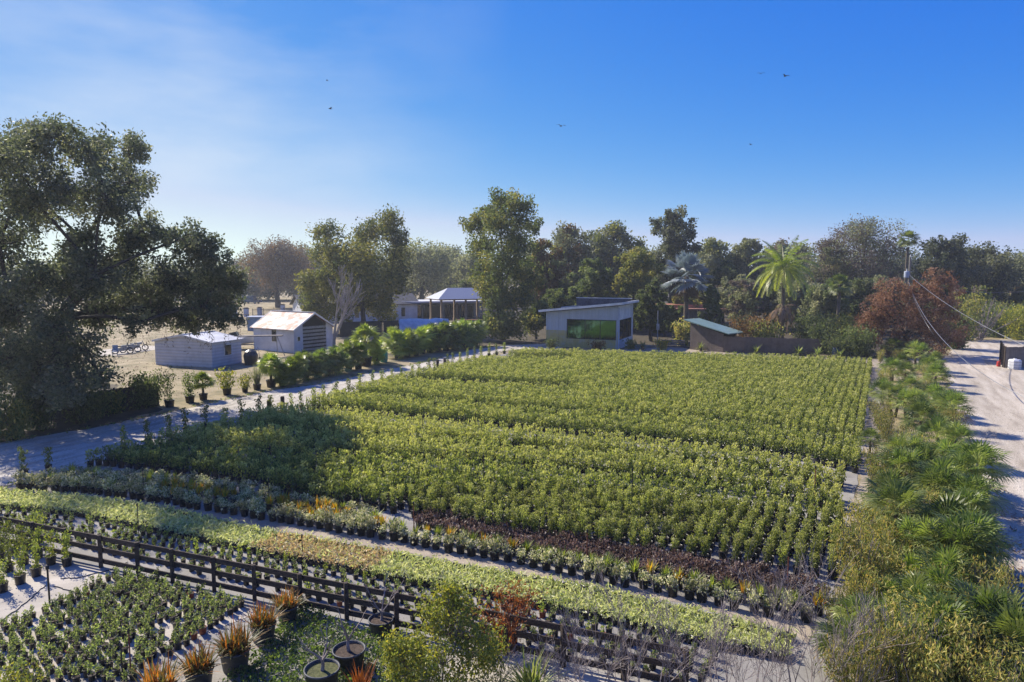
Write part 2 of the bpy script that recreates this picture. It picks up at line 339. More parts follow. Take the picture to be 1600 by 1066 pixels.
nt.links.new(cm.outputs[0], mxc.inputs['Factor']); nt.links.new(cb_.outputs[0], mxc.inputs['A'])
nt.links.new(mxc.outputs['Result'], bg.inputs['Color']); bg.inputs['Strength'].default_value = .10

sl = bpy.data.lights.new('sun', 'SUN'); sl.energy = 4.1; sl.angle = RAD(.53); sl.color = (1, .92, .79)
so = bpy.data.objects.new('sun', sl); col.objects.link(so)
sd = np.array([math.sin(SUN_AZ) * math.cos(SUN_EL), math.cos(SUN_AZ) * math.cos(SUN_EL), math.sin(SUN_EL)])
import mathutils
so.rotation_euler = mathutils.Vector(sd).to_track_quat('Z', 'Y').to_euler()
so.location = (-30, 30, 60)

cd = bpy.data.cameras.new('camera'); cam = bpy.data.objects.new('camera', cd); col.objects.link(cam)
cd.sensor_width = 36; cd.lens = 36 * FOC / 1600; cd.clip_end = 6000; cd.clip_start = .1
cam.location = (0, 0, CAM_H); cam.rotation_euler = (RAD(90) - TILT, 0, 0)
scene.camera = cam
scene.view_settings.view_transform = 'Standard'; scene.view_settings.look = 'None'
scene.view_settings.exposure = 1.08; scene.view_settings.gamma = 1
scene.cycles.max_bounces = 8; scene.cycles.transmission_bounces = 6; scene.cycles.use_denoising = True
scene.cycles.denoising_prefilter = 'ACCURATE'
scene.render.film_transparent = False

# ================================================================ ground sheets
def pxpoly(pts): return np.array([G(x, y)[:2] for x, y in pts])

def densify(P, step, jit, closed=True):
    out = []
    k = len(P)
    for i in range(k if closed else k - 1):
        a, b = P[i], P[(i + 1) % k]; L = np.linalg.norm(b - a); n = max(1, int(L / step))
        n = min(n, 60)
        for j in range(n):
            p = a + (b - a) * j / n
            if j: p = p + rng.normal(size=2) * jit
            out.append(p)
    if not closed: out.append(P[-1])
    return np.array(out)

def sheet(name, P, z, mat, step=.7, jit=.06, label=None):
    P = densify(np.asarray(P, float), step, jit)
    bm_v = [(x, y, z) for x, y in P]
    me = bpy.data.meshes.new(name); me.from_pydata(bm_v, [], [list(range(len(bm_v)))]); me.materials.append(mat); me.update()
    o = part(name, me); o['kind'] = 'structure'
    return o

def inside(P, poly):
    x, y = P[:, 0], P[:, 1]; r = np.zeros(len(P), bool); j = len(poly) - 1
    for i in range(len(poly)):
        xi, yi = poly[i]; xj, yj = poly[j]
        c = ((yi > y) != (yj > y)) & (x < (xj - xi) * (y - yi) / (yj - yi + 1e-12) + xi)
        r ^= c; j = i
    return r

gm = MB(); a = np.linspace(0, 2 * math.pi, 97)[:-1]
gm.poly([(3000 * math.cos(t), 3000 * math.sin(t), 0) for t in a])
tag(part('ground', gm.mesh('ground', M['grass'])), kind='structure')

# leaf litter under the tree belt behind the nursery
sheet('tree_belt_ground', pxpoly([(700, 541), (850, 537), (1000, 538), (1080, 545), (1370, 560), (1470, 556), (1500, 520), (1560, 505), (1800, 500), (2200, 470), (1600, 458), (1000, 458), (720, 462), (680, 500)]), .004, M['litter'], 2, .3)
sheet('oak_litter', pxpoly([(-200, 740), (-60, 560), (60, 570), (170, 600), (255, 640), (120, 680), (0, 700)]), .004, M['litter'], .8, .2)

road = pxpoly([(-420, 860), (0, 760), (60, 752), (130, 734), (200, 716), (330, 690), (420, 664), (480, 646), (560, 620), (640, 597), (720, 570), (770, 554), (800, 548), (880, 548), (880, 536), (790, 540), (740, 546), (660, 567), (600, 578), (500, 600), (420, 611), (330, 630), (250, 648), (130, 672), (0, 692), (-500, 790)])
sheet('gravel_road', road, .008, M['gravel'], .6, .10)
drive = pxpoly([(1466, 566), (1480, 590), (1492, 640), (1505, 690), (1530, 760), (1556, 850), (1582, 950), (1610, 1066), (1640, 1160), (2300, 1160), (2500, 700), (1900, 545), (1620, 528), (1560, 531), (1505, 533), (1490, 545)])
sheet('sandy_drive', drive, .008, M['drive'], .6, .10)

field_poly = pxpoly([(30, 754), (90, 746), (150, 733), (195, 716), (264, 693), (322, 681), (378, 672), (405, 663), (456, 653), (490, 643), (520, 634), (560, 622), (640, 598), (760, 560), (790, 552), (880, 553), (1000, 556), (1200, 562), (1362, 570), (1358, 640), (1348, 695), (1336, 765), (1318, 850), (1304, 915), (1292, 985), (1310, 1010), (1330, 1060), (1330, 1110), (1100, 1125), (700, 1130), (542, 1085), (300, 1180), (-100, 1250), (-420, 1100), (-420, 870), (0, 768)])
sheet('weed_fabric', field_poly, .012, M['fabric'], .8, .04)
sheet('hedge_path', pxpoly([(1304, 915), (1320, 850), (1338, 765), (1350, 695), (1360, 640), (1364, 566), (1376, 566), (1378, 640), (1366, 700), (1356, 770), (1345, 850), (1334, 940), (1300, 1010), (1292, 985)]), .016, M['walk'], .5, .09)
sheet('field_end_path', pxpoly([(770, 549), (830, 547), (1000, 546), (1060, 541), (1075, 546), (1200, 556), (1360, 562), (1462, 560), (1464, 567), (1362, 569), (1200, 561), (1000, 554), (880, 552), (785, 551)]), .020, M['walk'], .8, .08)
walk = pxpoly([(0, 764), (60, 773), (130, 777), (250, 793), (391, 815), (494, 832), (608, 851), (711, 868), (803, 887), (900, 906), (996, 926), (1083, 945), (1173, 963), (1280, 985), (1262, 1008), (1240, 991), (1100, 953), (950, 920), (800, 894), (700, 877), (520, 844), (400, 824), (250, 790), (130, 775), (0, 766)])
# widen the walk a little under the row of pots
sheet('sandy_walkway', walk + np.where(np.arange(len(walk)) < 14, 0.28, 0)[:, None] * np.array([[.42, .9]]), .016, M['walk'], .5, .05)
pale = pxpoly([(-420, 895), (0, 857), (158, 893), (270, 915), (330, 928), (400, 960), (300, 1000), (100, 1066), (-100, 1200), (-420, 1200)])
sheet('pale_fabric', pale, .020, M['palefab'], .8, .03)
pale2 = pxpoly([(700, 1004), (860, 1040), (1000, 1072), (1100, 1090), (900, 1130), (700, 1060)])
sheet('pale_path', pale2, .020, M['palefab'], .8, .05)

# seams between the sheets of pale fabric are modelled as irrigation lines
def ground_line(pts, r, name, label, cat, mat):
    P = np.array([G(x, y) + [0, 0, r + .022] for x, y in pts])
    t = np.linspace(0, 1, 16); s = np.linspace(0, 1, len(P))
    P = np.stack([np.interp(t, s, P[:, i]) for i in range(3)], 1); P[1:-1, :2] += rng.normal(size=(14, 2)) * .02
    mb = MB(); mb.tube(P, r, 5); return tag(part(name, mb.mesh(name, mat)), label, cat)
ground_line([(-10, 980), (40, 945), (72, 916)], .012, 'irrigation_hose', 'thin black hose crossing the bare pale fabric toward the green stake', 'hose', M['pot'])
ground_line([(84, 918), (110, 925), (165, 940)], .012, 'irrigation_hose', 'thin black hose running from the green stake into the seedling block', 'hose', M['pot'])
ground_line([(95, 906), (120, 905), (170, 893), (200, 880)], .012, 'irrigation_hose', 'thin black hose curving over pale fabric to the foot of the board fence', 'hose', M['pot'])

# road edge ruts and leaf litter: loose fallen leaves along the drive beside the hedge
mb = MB(); P = []
for (x, y), n, s in (((1575, 850), 260, .55), ((1560, 800), 120, .5), ((1590, 900), 200, .5), ((1540, 760), 90, .5), ((1515, 690), 60, .5), ((1345, 720), 60, .3), ((1335, 830), 70, .25), ((1325, 900), 60, .25)):
    c = G(x, y); q = rng.normal(size=(n, 2)) * [s * .6, s * 1.3]; P.append(np.c_[c[:2] + q, np.full(n, .04)])
P = np.concatenate(P); V, F = leaf_quads(P, .10, .5, flat=6, up=0.0)
V[:, 2] = .022 + np.abs(V[:, 2] - .04) * .3
mb.add(V, F, 0, rng.random(len(P)))
tag(part('fallen_leaves', mb.mesh('fallen_leaves', M['rust'])), 'brown fallen leaves scattered on the sandy drive beside the hedge', 'fallen leaves', kind='stuff')

# short dry tufts on the open yard
mb = MB(); n = 9000
yard = pxpoly([(-300, 640), (120, 590), (240, 625), (400, 600), (520, 570), (600, 520), (480, 480), (360, 478), (100, 490), (-300, 520)])
lo, hi = yard.min(0), yard.max(0); P = rng.uniform(lo, hi, (60000, 2)); P = P[inside(P, yard)][:n]
V, F = leaf_quads(np.c_[P, np.full(len(P), .05)], .22, .22, up=.6); V[:, 2] = np.maximum(V[:, 2], .01)
mb.add(V, F, 0, rng.random(len(P)))
tag(part('dry_grass', mb.mesh('dry_grass', M['straw'])), 'short dry tan grass tufts over the open yard around the sheds', 'grass', kind='stuff')

# weeds and dry tufts along the edges of road, drive and path
mb = MB(); P = []
for edge, n, sg in ((road, 5200, .22), (drive[:9], 1500, .22)):
    q = densify(edge, .25, .0, closed=edge is road); q = q[(q[:, 1] > 15) & (q[:, 1] < 85)]; q = q[rng.integers(0, len(q), n // 6)]
    q = np.repeat(q + rng.normal(size=q.shape) * sg, 6, axis=0) + rng.normal(size=(len(q) * 6, 2)) * .07; P.append(np.c_[q, np.full(len(q), .06)])
P = np.concatenate(P); V, F = leaf_quads(P, .17, .25, up=.7); V[:, 2] = np.maximum(V[:, 2], .015); mb.add(V, F, (rng.random(len(P)) < .45).astype(int), rng.random(len(P)))
tag(part('roadside_weeds', mb.mesh('roadside_weeds', [M['cover'], M['straw']])), 'thin weeds and dry tufts along the edges of the gravel road and drive', 'weeds', kind='stuff')
# crumbled stones on the gravel
mb = MB(); P = []
for poly_, n in ((road, 2600), (drive, 3200)):
    lo, hi = poly_.min(0), np.minimum(poly_.max(0), [60, 75]); p = rng.uniform(np.maximum(lo, [-45, 12]), hi, (40000, 2)); p = p[inside(p, poly_)]; P.append(p[np.argsort(np.hypot(p[:, 0], p[:, 1]) * rng.uniform(.4, 1.6, len(p)))[:n]])
P = np.concatenate(P); r_ = rng.uniform(.015, .045, len(P))
oc = np.array([[1, 0, 0], [0, 1, 0], [-1, 0, 0], [0, -1, 0], [0, 0, .8]]); V = (np.c_[P, np.full(len(P), .009)][:, None] + oc[None] * r_[:, None, None]).reshape(-1, 3)
F = (np.array([[0, 1, 4], [1, 2, 4], [2, 3, 4], [3, 0, 4]])[None] + 5 * np.arange(len(P))[:, None, None]).reshape(-1, 3); mb.add(V, F, 0, np.repeat(rng.random(len(P)), 4))
tag(part('loose_gravel', mb.mesh('loose_gravel', M['soilstone'])), 'loose pale stones scattered over the gravel road and the sandy drive', 'gravel', kind='stuff')

# thin winter haze that softens the far trees
hm = bpy.data.materials.new('haze'); hm.use_nodes = True; hn = hm.node_tree; hn.nodes.remove(hn.nodes['Principled BSDF'])
pv = node(hn, 'ShaderNodeVolumePrincipled'); pv.inputs['Color'].default_value = (.86, .91, 1, 1); pv.inputs['Density'].default_value = .00042; pv.inputs['Anisotropy'].default_value = .25
hn.links.new(pv.outputs[0], hn.nodes['Material Output'].inputs['Volume'])
tag(part('haze', MB().box((0, 0, 11.5), (6200, 6200, 25)).mesh('haze', hm)), kind='stuff')
# ================================================================ pots and small plants
def pot_mesh(name, r, h, n=12, mats=None, fill=.88):
    mb = MB()
    mb.lathe([(r * .80, 0), (r * .97, h * .9), (r * 1.04, h * .9), (r * 1.06, h), (r * .97, h), (r * .94, h * fill)], n, 0)
    mb.disk(r * .945, h * fill, n, 1); mb.disk(r * .80, .002, n, 0)
    return mb.mesh(name, mats or [M['pot'], M['soil']], True)

def stem_foliage(n_stem, h, spread, nl, size, asp=.45, z0=.15, lean=.25, fluff=.06, mb=None, mi=0, up=.55, top=.0, tip=0.0):
    """leaves set along several upright stems"""
    P, d, Tt = [], [], []
    for s in range(n_stem):
        a = rng.uniform(0, 6.28); r0 = rng.uniform(0, spread * .3); r1 = rng.uniform(.3, 1) * spread; hh = h * rng.uniform(.75, 1.0)
        k = nl // n_stem; t = rng.uniform(0, 1, k) ** (1 - top)
        p = np.stack([(r0 + (r1 - r0) * t) * math.cos(a), (r0 + (r1 - r0) * t) * math.sin(a), z0 + hh * t], 1)
        p += rng.normal(size=(k, 3)) * [fluff, fluff, fluff * .6]
        q = rng.normal(size=(k, 3)); q[:, 2] = np.abs(q[:, 2]) + up
        P.append(p); d.append(q); Tt.append(t)
    mb = mb or MB(); t = np.concatenate(Tt)
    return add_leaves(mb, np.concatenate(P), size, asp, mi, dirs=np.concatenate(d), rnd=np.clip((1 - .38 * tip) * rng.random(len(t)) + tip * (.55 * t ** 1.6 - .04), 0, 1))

def blades(n, L, w, z0=0., r0=.06, elev=(35, 85), bend=.5, mb=None, mi=0, seg=3):
    """long arching strap leaves"""
    mb = mb or MB()
    for i in range(n):
        a = rng.uniform(0, 6.283); e = RAD(rng.uniform(*elev)); l = L * rng.uniform(.6, 1.1); rr = r0 * math.sqrt(rng.random()); a0 = rng.uniform(0, 6.283)
        p = np.array([rr * math.cos(a0), rr * math.sin(a0), z0]); d = np.array([math.cos(a) * math.cos(e), math.sin(a) * math.cos(e), math.sin(e)])
        s = np.array([-math.sin(a), math.cos(a), 0]); V = []
        for k in range(seg + 1):
            ww = w * (1 - (k / seg) ** 1.6) * (.6 if k == 0 else 1) + .002
            V += [p - s * ww / 2, p + s * ww / 2]
            d = d + np.array([0, 0, -bend / seg]); d /= np.linalg.norm(d); p = p + d * l / seg
        F = [[2 * k, 2 * k + 1, 2 * k + 3, 2 * k + 2] for k in range(seg)]
        mb.add(V, F, mi, np.full(seg, rng.random()))
    return mb

def potted(name, label, cat, loc, pot, fol, group=None, sc=1.0, fsc=None, rz=None, potname='pot', folname='foliage', zf=0.0):
    t = thing(name, label, cat, loc, rng.uniform(0, 6.28) if rz is None else rz, group, sc)
    part(potname, pot, t); part(folname, fol, t, sc=fsc, loc=(0, 0, zf))
    return t

POT3 = pot_mesh('nursery_pot', .145, .27)
POTS = pot_mesh('small_pot', .075, .135, 10)
POTC = pot_mesh('clay_pot', .078, .135, 10, [M['clay'], M['soil']])

# ---- the field of upright shrubs
A = np.array([.476, .879])
def pl(pts): return [np.array(G(x, y)[:2]) for x, y in pts]
def resample(P, step):
    P = np.array(P); s = np.r_[0, np.cumsum(np.linalg.norm(np.diff(P, axis=0), axis=1))]
    t = np.arange(0, s[-1], step); return np.stack([np.interp(t, s, P[:, i]) for i in (0, 1)], 1)
NE = [[(140, 731), (230, 742), (330, 755), (480, 782), (600, 807), (760, 841), (950, 869), (1130, 895), (1299, 914)],
      [(240, 703), (430, 712), (560, 718), (700, 727), (900, 743), (1100, 765), (1322, 802)],
      [(360, 667), (440, 676), (500, 684), (600, 693), (740, 703), (900, 715), (984, 721), (1144, 739), (1330, 768)],
      [(465, 639), (500, 642), (595, 650), (680, 660), (780, 669), (900, 682), (1025, 693), (1244, 718), (1337, 739)],
      [(535, 620), (560, 622), (700, 634), (900, 652), (1056, 660), (1165, 671), (1345, 696)]]
TOP = [(1361, 574), (1200, 567), (1000, 561), (880, 557), (792, 556)]
LB = [(640, 594), (560, 617), (520, 629), (490, 638), (456, 648), (405, 658), (378, 667), (322, 676), (264, 688), (195, 711), (140, 730)]
RB = [(1304, 914), (1320, 850), (1338, 765), (1350, 695), (1361, 574)]
FIELD = np.array(pl([(140, 731), (330, 754), (600, 806), (950, 868), (1304, 914)] + RB[1:] + TOP + LB[:-1]))
HOLES = [np.array(pl(p)) for p in ([(645, 597), (760, 602), (898, 611), (898, 619), (760, 612), (625, 606)], [(755, 561), (893, 563.5), (893, 570), (745, 568.5)])]
rows = []
for b in range(5):
    ne = [np.array(p) for p in pl(NE[b])]
    nxt = np.array(pl(NE[b + 1])) if b < 4 else None
    gap = [1.2, 1.1, 2.1, 1.5, 0][b]
    for k in range(90):
        q = resample([p + A * .45 * k for p in ne], .43)
        if len(q) == 0: break
        q = q[::-1]
        if k == 0 and b: q = q
        ok = inside(q, FIELD)
        if nxt is not None:
            lim = np.vstack([np.array(pl(NE[b])) - A * .2, (nxt - A * gap)[::-1]]); ok &= inside(q, lim)
        for h in HOLES: ok &= ~inside(q, h)
        q = q[ok]
        if len(q): rows.append((b, k, q))
    # the beds behind start from their own edge
# per-plant records: position, row ordinal, place in row from the hedge
recs = []
for ri, (b, k, q) in enumerate(rows):
    for ci, p in enumerate(q):
        pp = p + rng.normal(size=2) * .035
        if rng.random() < .015: continue
        recs.append((pp[0], pp[1], ri, ci, b))
recs = np.array(recs)
dist = np.hypot(recs[:, 0], recs[:, 1])
order = np.argsort(dist)
print('field plants', len(recs))
near_i, far_i = order[:300], order[300:]
fol_field = []
for v in range(7):
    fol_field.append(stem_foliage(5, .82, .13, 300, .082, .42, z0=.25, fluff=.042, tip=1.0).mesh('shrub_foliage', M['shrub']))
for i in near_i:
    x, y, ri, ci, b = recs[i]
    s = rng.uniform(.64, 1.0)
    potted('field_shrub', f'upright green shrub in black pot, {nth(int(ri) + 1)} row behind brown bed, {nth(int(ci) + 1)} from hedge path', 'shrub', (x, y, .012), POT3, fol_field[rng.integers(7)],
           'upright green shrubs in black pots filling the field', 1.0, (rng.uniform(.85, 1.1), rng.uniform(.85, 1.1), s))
# the rest of the field as one mass of the same plants
mb = MB(); X = recs[far_i]
nL = 84
n = len(X); h = rng.uniform(.72, 1.16, n); wid = rng.uniform(.9, 1.12, n)
wid = wid * 1.18
t = rng.uniform(0, 1, (n, nL)); a = rng.uniform(0, 6.283, (n, nL)); r = (.02 + .15 * np.sqrt(rng.random((n, nL)))) * wid[:, None] * (1.15 - .45 * t)
P = np.stack([X[:, 0, None] + r * np.cos(a), X[:, 1, None] + r * np.sin(a), .28 + .64 * h[:, None] * t], -1).reshape(-1, 3)
q = rng.normal(size=P.shape); q[:, 2] = np.abs(q[:, 2]) + .55
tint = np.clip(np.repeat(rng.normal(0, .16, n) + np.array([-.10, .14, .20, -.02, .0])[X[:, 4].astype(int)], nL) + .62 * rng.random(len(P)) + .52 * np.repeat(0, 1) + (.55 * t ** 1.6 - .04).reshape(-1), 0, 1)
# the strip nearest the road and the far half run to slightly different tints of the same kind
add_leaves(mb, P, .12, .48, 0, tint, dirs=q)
ang = np.arange(8) * math.pi / 4; base = np.stack([np.cos(ang), np.sin(ang)], 1)
PV = np.concatenate([np.c_[base * .115, np.zeros(8)], np.c_[base * .15, np.full(8, .27)], np.c_[base * .13, np.full(8, .25)]])
PF = np.array([[j, (j + 1) % 8, 8 + (j + 1) % 8, 8 + j] for j in range(8)] + [[8 + j, 8 + (j + 1) % 8, 16 + (j + 1) % 8, 16 + j] for j in range(8)])
V = (PV[None] + np.c_[X[:, :2], np.full(n, .013)][:, None]).reshape(-1, 3); F = (PF[None] + 24 * np.arange(n)[:, None, None]).reshape(-1, 4)
mb.add(V, F, 1, np.full(len(F), .5))
tag(part('massed_field_shrubs', mb.mesh('massed_field_shrubs', [M['shrub'], M['pot']])), 'mass of upright green potted shrubs covering the field behind its first rows', 'shrubs', kind='stuff')

# ---- front row of cream-flowered pots along the sandy walkway
ROW = [(33, 765), (62, 767), (78, 770), (115, 769), (133, 770), (188, 777), (246, 785), (306, 795), (357, 803), (391, 808), (423, 815), (459, 819), (494, 826), (528, 832), (567, 838), (608, 844), (651, 854), (689, 860), (731, 868), (778, 876), (803, 880), (830, 885), (855, 891), (883, 897), (912, 903), (934, 909), (968, 913), (996, 920), (1027, 925), (1054, 932), (1083, 936), (1116, 945), (1147, 953), (1173, 956), (1205, 964), (1230, 967), (1269, 973)]
rowg = np.array(pl(ROW))
fol_cream = [stem_foliage(7, .34, .20, 190, .075, .6, z0=.20, fluff=.06).mesh('cream_foliage', M['cream']) for _ in range(5)]
fr = resample(rowg, .405)
for k, p in enumerate(fr[::-1]):
    p = p + rng.normal(size=2) * .03
    potted('flowering_pot_plant', f'cream-flowered plant in black pot, {nth(k + 1)} from the hedge end along the sandy walkway', 'potted plant', (*p, .016), POT3, fol_cream[rng.integers(5)],
           'cream-flowered pots lining the sandy walkway', rng.uniform(.92, 1.12), (1, 1, rng.uniform(.8, 1.35)))
# ---- second line: yellow-green and orange strappy plants
fol_lime = [blades(46, .42, .035, .22, .07, (40, 85), .5).mesh('lime_foliage', M['lime']) for _ in range(3)]
fol_crot = [blades(50, .40, .04, .22, .07, (45, 88), .35).mesh('orange_foliage', M['croton']) for _ in range(3)]
sec = resample(rowg[14:] + A * .50, .42)
for k, p in enumerate(sec[::-1]):
    c = rng.random() < .35
    p = p + rng.normal(size=2) * .05
    potted('strappy_pot_plant', f'{"orange-tipped" if c else "lime green"} strappy plant in black pot, {nth(k + 1)} from the hedge end, behind the cream-flowered row', 'potted plant', (*p, .016), POT3,
           (fol_crot if c else fol_lime)[rng.integers(3)], 'strappy plants in the second line behind the cream-flowered pots', rng.uniform(.85, 1.05))
# ---- deeper bed of cream plants at the road end, with an orange patch
bedpoly = np.array(pl([(40, 760), (75, 748), (150, 737), (230, 747), (330, 760), (480, 787), (598, 811), (590, 833), (560, 830), (423, 806), (306, 787), (188, 770), (60, 764)]))
kk = 0
for r_ in range(1, 6):
    q = resample(rowg[:16] + A * .40 * r_ + .0, .42)
    q = q[inside(q, bedpoly)]
    for ci, p in enumerate(q[::-1]):
        p = p + rng.normal(size=2) * .04
        # two drifts of orange foliage
        px_o = min(np.linalg.norm(p - G(x, y)[:2]) / s for x, y, s in ((318, 775, 1.6), (470, 800, 1.3), (505, 808, .9)))
        c = px_o < 1 and r_ <= 3
        g_ = (not c) and rng.random() < .2
        f = (fol_crot if c else fol_lime if g_ else fol_cream)
        potted('bed_pot_plant', f'{"orange" if c else "lime green strappy" if g_ else "cream-leaved"} plant, {nth(ci + 1)} from the gap in the {nth(r_)} row behind the walkway pots', 'potted plant',
               (*p, .016), POT3, f[rng.integers(3)], 'close-set cream and orange pots at the road end of the walkway', rng.uniform(.85, 1.05), (1.05, 1.05, rng.uniform(.75, 1.1)))
# ---- plum-brown bed
pb = np.array(pl([(648, 812), (720, 818), (800, 836), (950, 860), (1130, 890), (1240, 912), (1290, 930), (1280, 950), (1200, 937), (1100, 918), (1000, 898), (880, 876), (770, 852), (650, 832)]))
fol_plum = [stem_foliage(8, .20, .20, 150, .085, .6, z0=.18, fluff=.07, up=.2).mesh('plum_foliage', M['plum']) for _ in range(4)]
pbe = np.array(pl([(645, 832), (770, 851), (880, 874), (1000, 896), (1100, 915), (1200, 934), (1290, 955)]))
for r_ in range(7):
    q = resample(pbe + A * .36 * r_, .36); q = q[inside(q, pb)]
    for ci, p in enumerate(q[::-1]):
        p = p + rng.normal(size=2) * .03
        potted('plum_pot_plant', f'low plum-brown leafy plant, {nth(ci + 1)} from the hedge end in {nth(r_ + 1)} row of the brown bed', 'potted plant', (*p, .016), POT3,
               fol_plum[rng.integers(4)], 'low plum-brown plants of the brown bed', rng.uniform(.85, 1.0), (1.05, 1.05, rng.uniform(.8, 1.3)))

# ---- variegated strip (nobody could count it)
vt = pl([(-200, 748), (0, 771), (130, 781), (250, 797), (400, 832), (520, 852), (700, 885), (800, 903), (950, 929), (1100, 965), (1246, 1000)])
vb = pl([(-220, 770), (0, 795), (120, 806), (250, 834), (400, 865), (560, 898), (640, 914), (740, 930), (850, 953), (950, 974), (1100, 1010), (1244, 1036)])
vt, vb = resample(vt, .25), resample(vb, .25)
k = min(len(vt), len(vb)); vt = vt[np.linspace(0, len(vt) - 1, 140).astype(int)]; vb = vb[np.linspace(0, len(vb) - 1, 140).astype(int)]
n = 24000; u = rng.random(n) * 138.99; i = u.astype(int); f = (u - i)[:, None]; sdn = rng.random(n)[:, None]
p = (vt[i] * (1 - f) + vt[i + 1] * f) * (1 - sdn) + (vb[i] * (1 - f) + vb[i + 1] * f) * sdn + rng.normal(size=(n, 2)) * .03
hump = .17 + .05 * np.sin(p[:, 0] * 14) * np.sin(p[:, 1] * 14) + .05 * rng.normal(size=n)
P = np.c_[p, np.clip(hump, .04, .34)]
# withered drift in the middle of the strip
pxa = np.array([G(440, 850)[:2], G(590, 885)[:2]]); ax = unit(pxa[1] - pxa[0]); La = np.linalg.norm(pxa[1] - pxa[0])
s_ = (p - pxa[0]) @ ax; wither = (s_ > -.4) & (s_ < La + .2) & (rng.random(n) < .75) & (sdn[:, 0] > .08)
q = rng.normal(size=(n, 3)); q[:, 2] = np.abs(q[:, 2]) * .5 + .25
mb = MB(); V, F = leaf_quads(P, .15, .30, dirs=q)
mb.add(V, F, wither.astype(int), rng.random(n) ** .65)
# black pots under the leaves
pp = np.concatenate([resample(vb - 0, .2), resample(vb + A * .22, .2), resample(vt - A * .1, .2)])
V = (PV[None] * [.75, .75, .5] + np.c_[pp, np.full(len(pp), .013)][:, None]).reshape(-1, 3); F = (PF[None] + 24 * np.arange(len(pp))[:, None, None]).reshape(-1, 4)
mb.add(V, F, 2, np.full(len(F), .5))
tag(part('variegated_ground_cover', mb.mesh('variegated_ground_cover', [M['varieg'], M['wither'], M['pot']])), 'dense pale variegated ground cover with a withered tan drift, between walkway and seedlings', 'ground cover', kind='stuff')

# ---- seedlings between the strip and the fence
fol_seed = [stem_foliage(5, .17, .05, 48, .05, .5, z0=.11, fluff=.022).mesh('seedling_foliage', M['seedling']) for _ in range(6)]
fol_seed2 = [stem_foliage(6, .24, .07, 60, .055, .5, z0=.11, fluff=.025).mesh('seedling_foliage', M['lime']) for _ in range(2)]
def fence_y(x): return 887 + .216 * (x - 158)
line0 = np.array(pl([(-60, 798), (0, 800), (120, 812), (250, 841), (400, 872), (560, 905), (700, 931), (850, 962), (1000, 996), (1120, 1026)]))
cnt = 0
for r_, off in enumerate((.12, .46, .80, 1.14, 1.48)):
    q = resample(line0 - A * off, .345)
    for ci, p in enumerate(q):
        if rng.random() < .10: continue
        p = p + rng.normal(size=2) * .03
        # stay on the strip side of the fence
        a0, a1 = G(158, fence_y(158))[:2], G(870, fence_y(870))[:2]; nrm = np.array([-(a1 - a0)[1], (a1 - a0)[0]]); nrm /= np.linalg.norm(nrm)
        if (p - a0) @ nrm < .22: continue
        potted('potted_seedling', f'green seedling in black pot, {nth(ci + 1)} from road end, {nth(r_ + 1)} row below the variegated strip', 'seedling', (*p, .013), POTC if rng.random() < .03 else POTS,
               (fol_seed2 if rng.random() < .12 else fol_seed)[rng.integers(2)], 'potted seedlings between the variegated strip and the board fence', rng.uniform(.95, 1.3)); cnt += 1
print('strip seedlings', cnt)
# ---- seedling block in front of the fence
blk = np.array(pl([(186, 900), (225, 903), (320, 930), (392, 950), (340, 985), (300, 1010), (235, 1040), (190, 1085), (0, 1110), (-120, 1090), (-60, 1000), (60, 960), (120, 930)]))
lo, hi = blk.min(0), blk.max(0)
e1 = unit(G(190, 900)[:2] - G(20, 985)[:2]); e2 = np.array([e1[1], -e1[0]])
pts = []; o0 = G(190, 898)[:2]
for r_ in range(-3, 45):
    for c_ in range(-40, 40):
        p = o0 + e2 * (.03 + .265 * r_) + e1 * .235 * (c_ + .5 * (r_ % 2))
        if inside(p[None], blk)[0] and rng.random() > .06: pts.append((*(p + rng.normal(size=2) * .025), r_, c_))
pts = np.array(pts); print('block', len(pts))
od = np.argsort(np.hypot(pts[:, 0] , pts[:, 1])); vis = [i for i in od if inside(pts[i:i + 1, :2], np.array(pl([(-10, 1075), (-10, 900), (420, 900), (420, 1075)])))[0]]
rest = vis[300:]; vis = vis[:300]
rk = {}
for i in sorted(vis, key=lambda j: (pts[j, 2], -pts[j, 3])):
    r_ = int(pts[i, 2]); rk[r_] = rk.get(r_, 0) + 1
    cl = rng.random() < .025
    potted('block_seedling', f'small grey-green seedling in {"terracotta" if cl else "black"} pot, {nth(rk[r_])} from the fence in {nth(r_ + 4)} row of seedling block', 'seedling', (pts[i, 0], pts[i, 1], .022), POTC if cl else POTS,
           fol_seed[rng.integers(6)], 'potted seedlings in the block on the pale fabric', rng.uniform(.95, 1.2), (1.2, 1.2, rng.uniform(.8, 1.4)))
if rest:
    mb = MB()
    for i in rest:
        n = 45; a = rng.uniform(0, 6.28, n); r = .1 * np.sqrt(rng.random(n)); P = np.stack([pts[i, 0] + r * np.cos(a), pts[i, 1] + r * np.sin(a), .13 + .24 * rng.random(n)], 1)
        add_leaves(mb, P, .06, .5, 0, up=.5)
        mb.add(PV * [.52, .52, .5] + [pts[i, 0], pts[i, 1], .022], PF, 1)
    tag(part('massed_seedlings', mb.mesh('massed_seedlings', [M['seedling'], M['pot']])), 'further small potted seedlings massed at the edge of the seedling block', 'seedlings', kind='stuff')

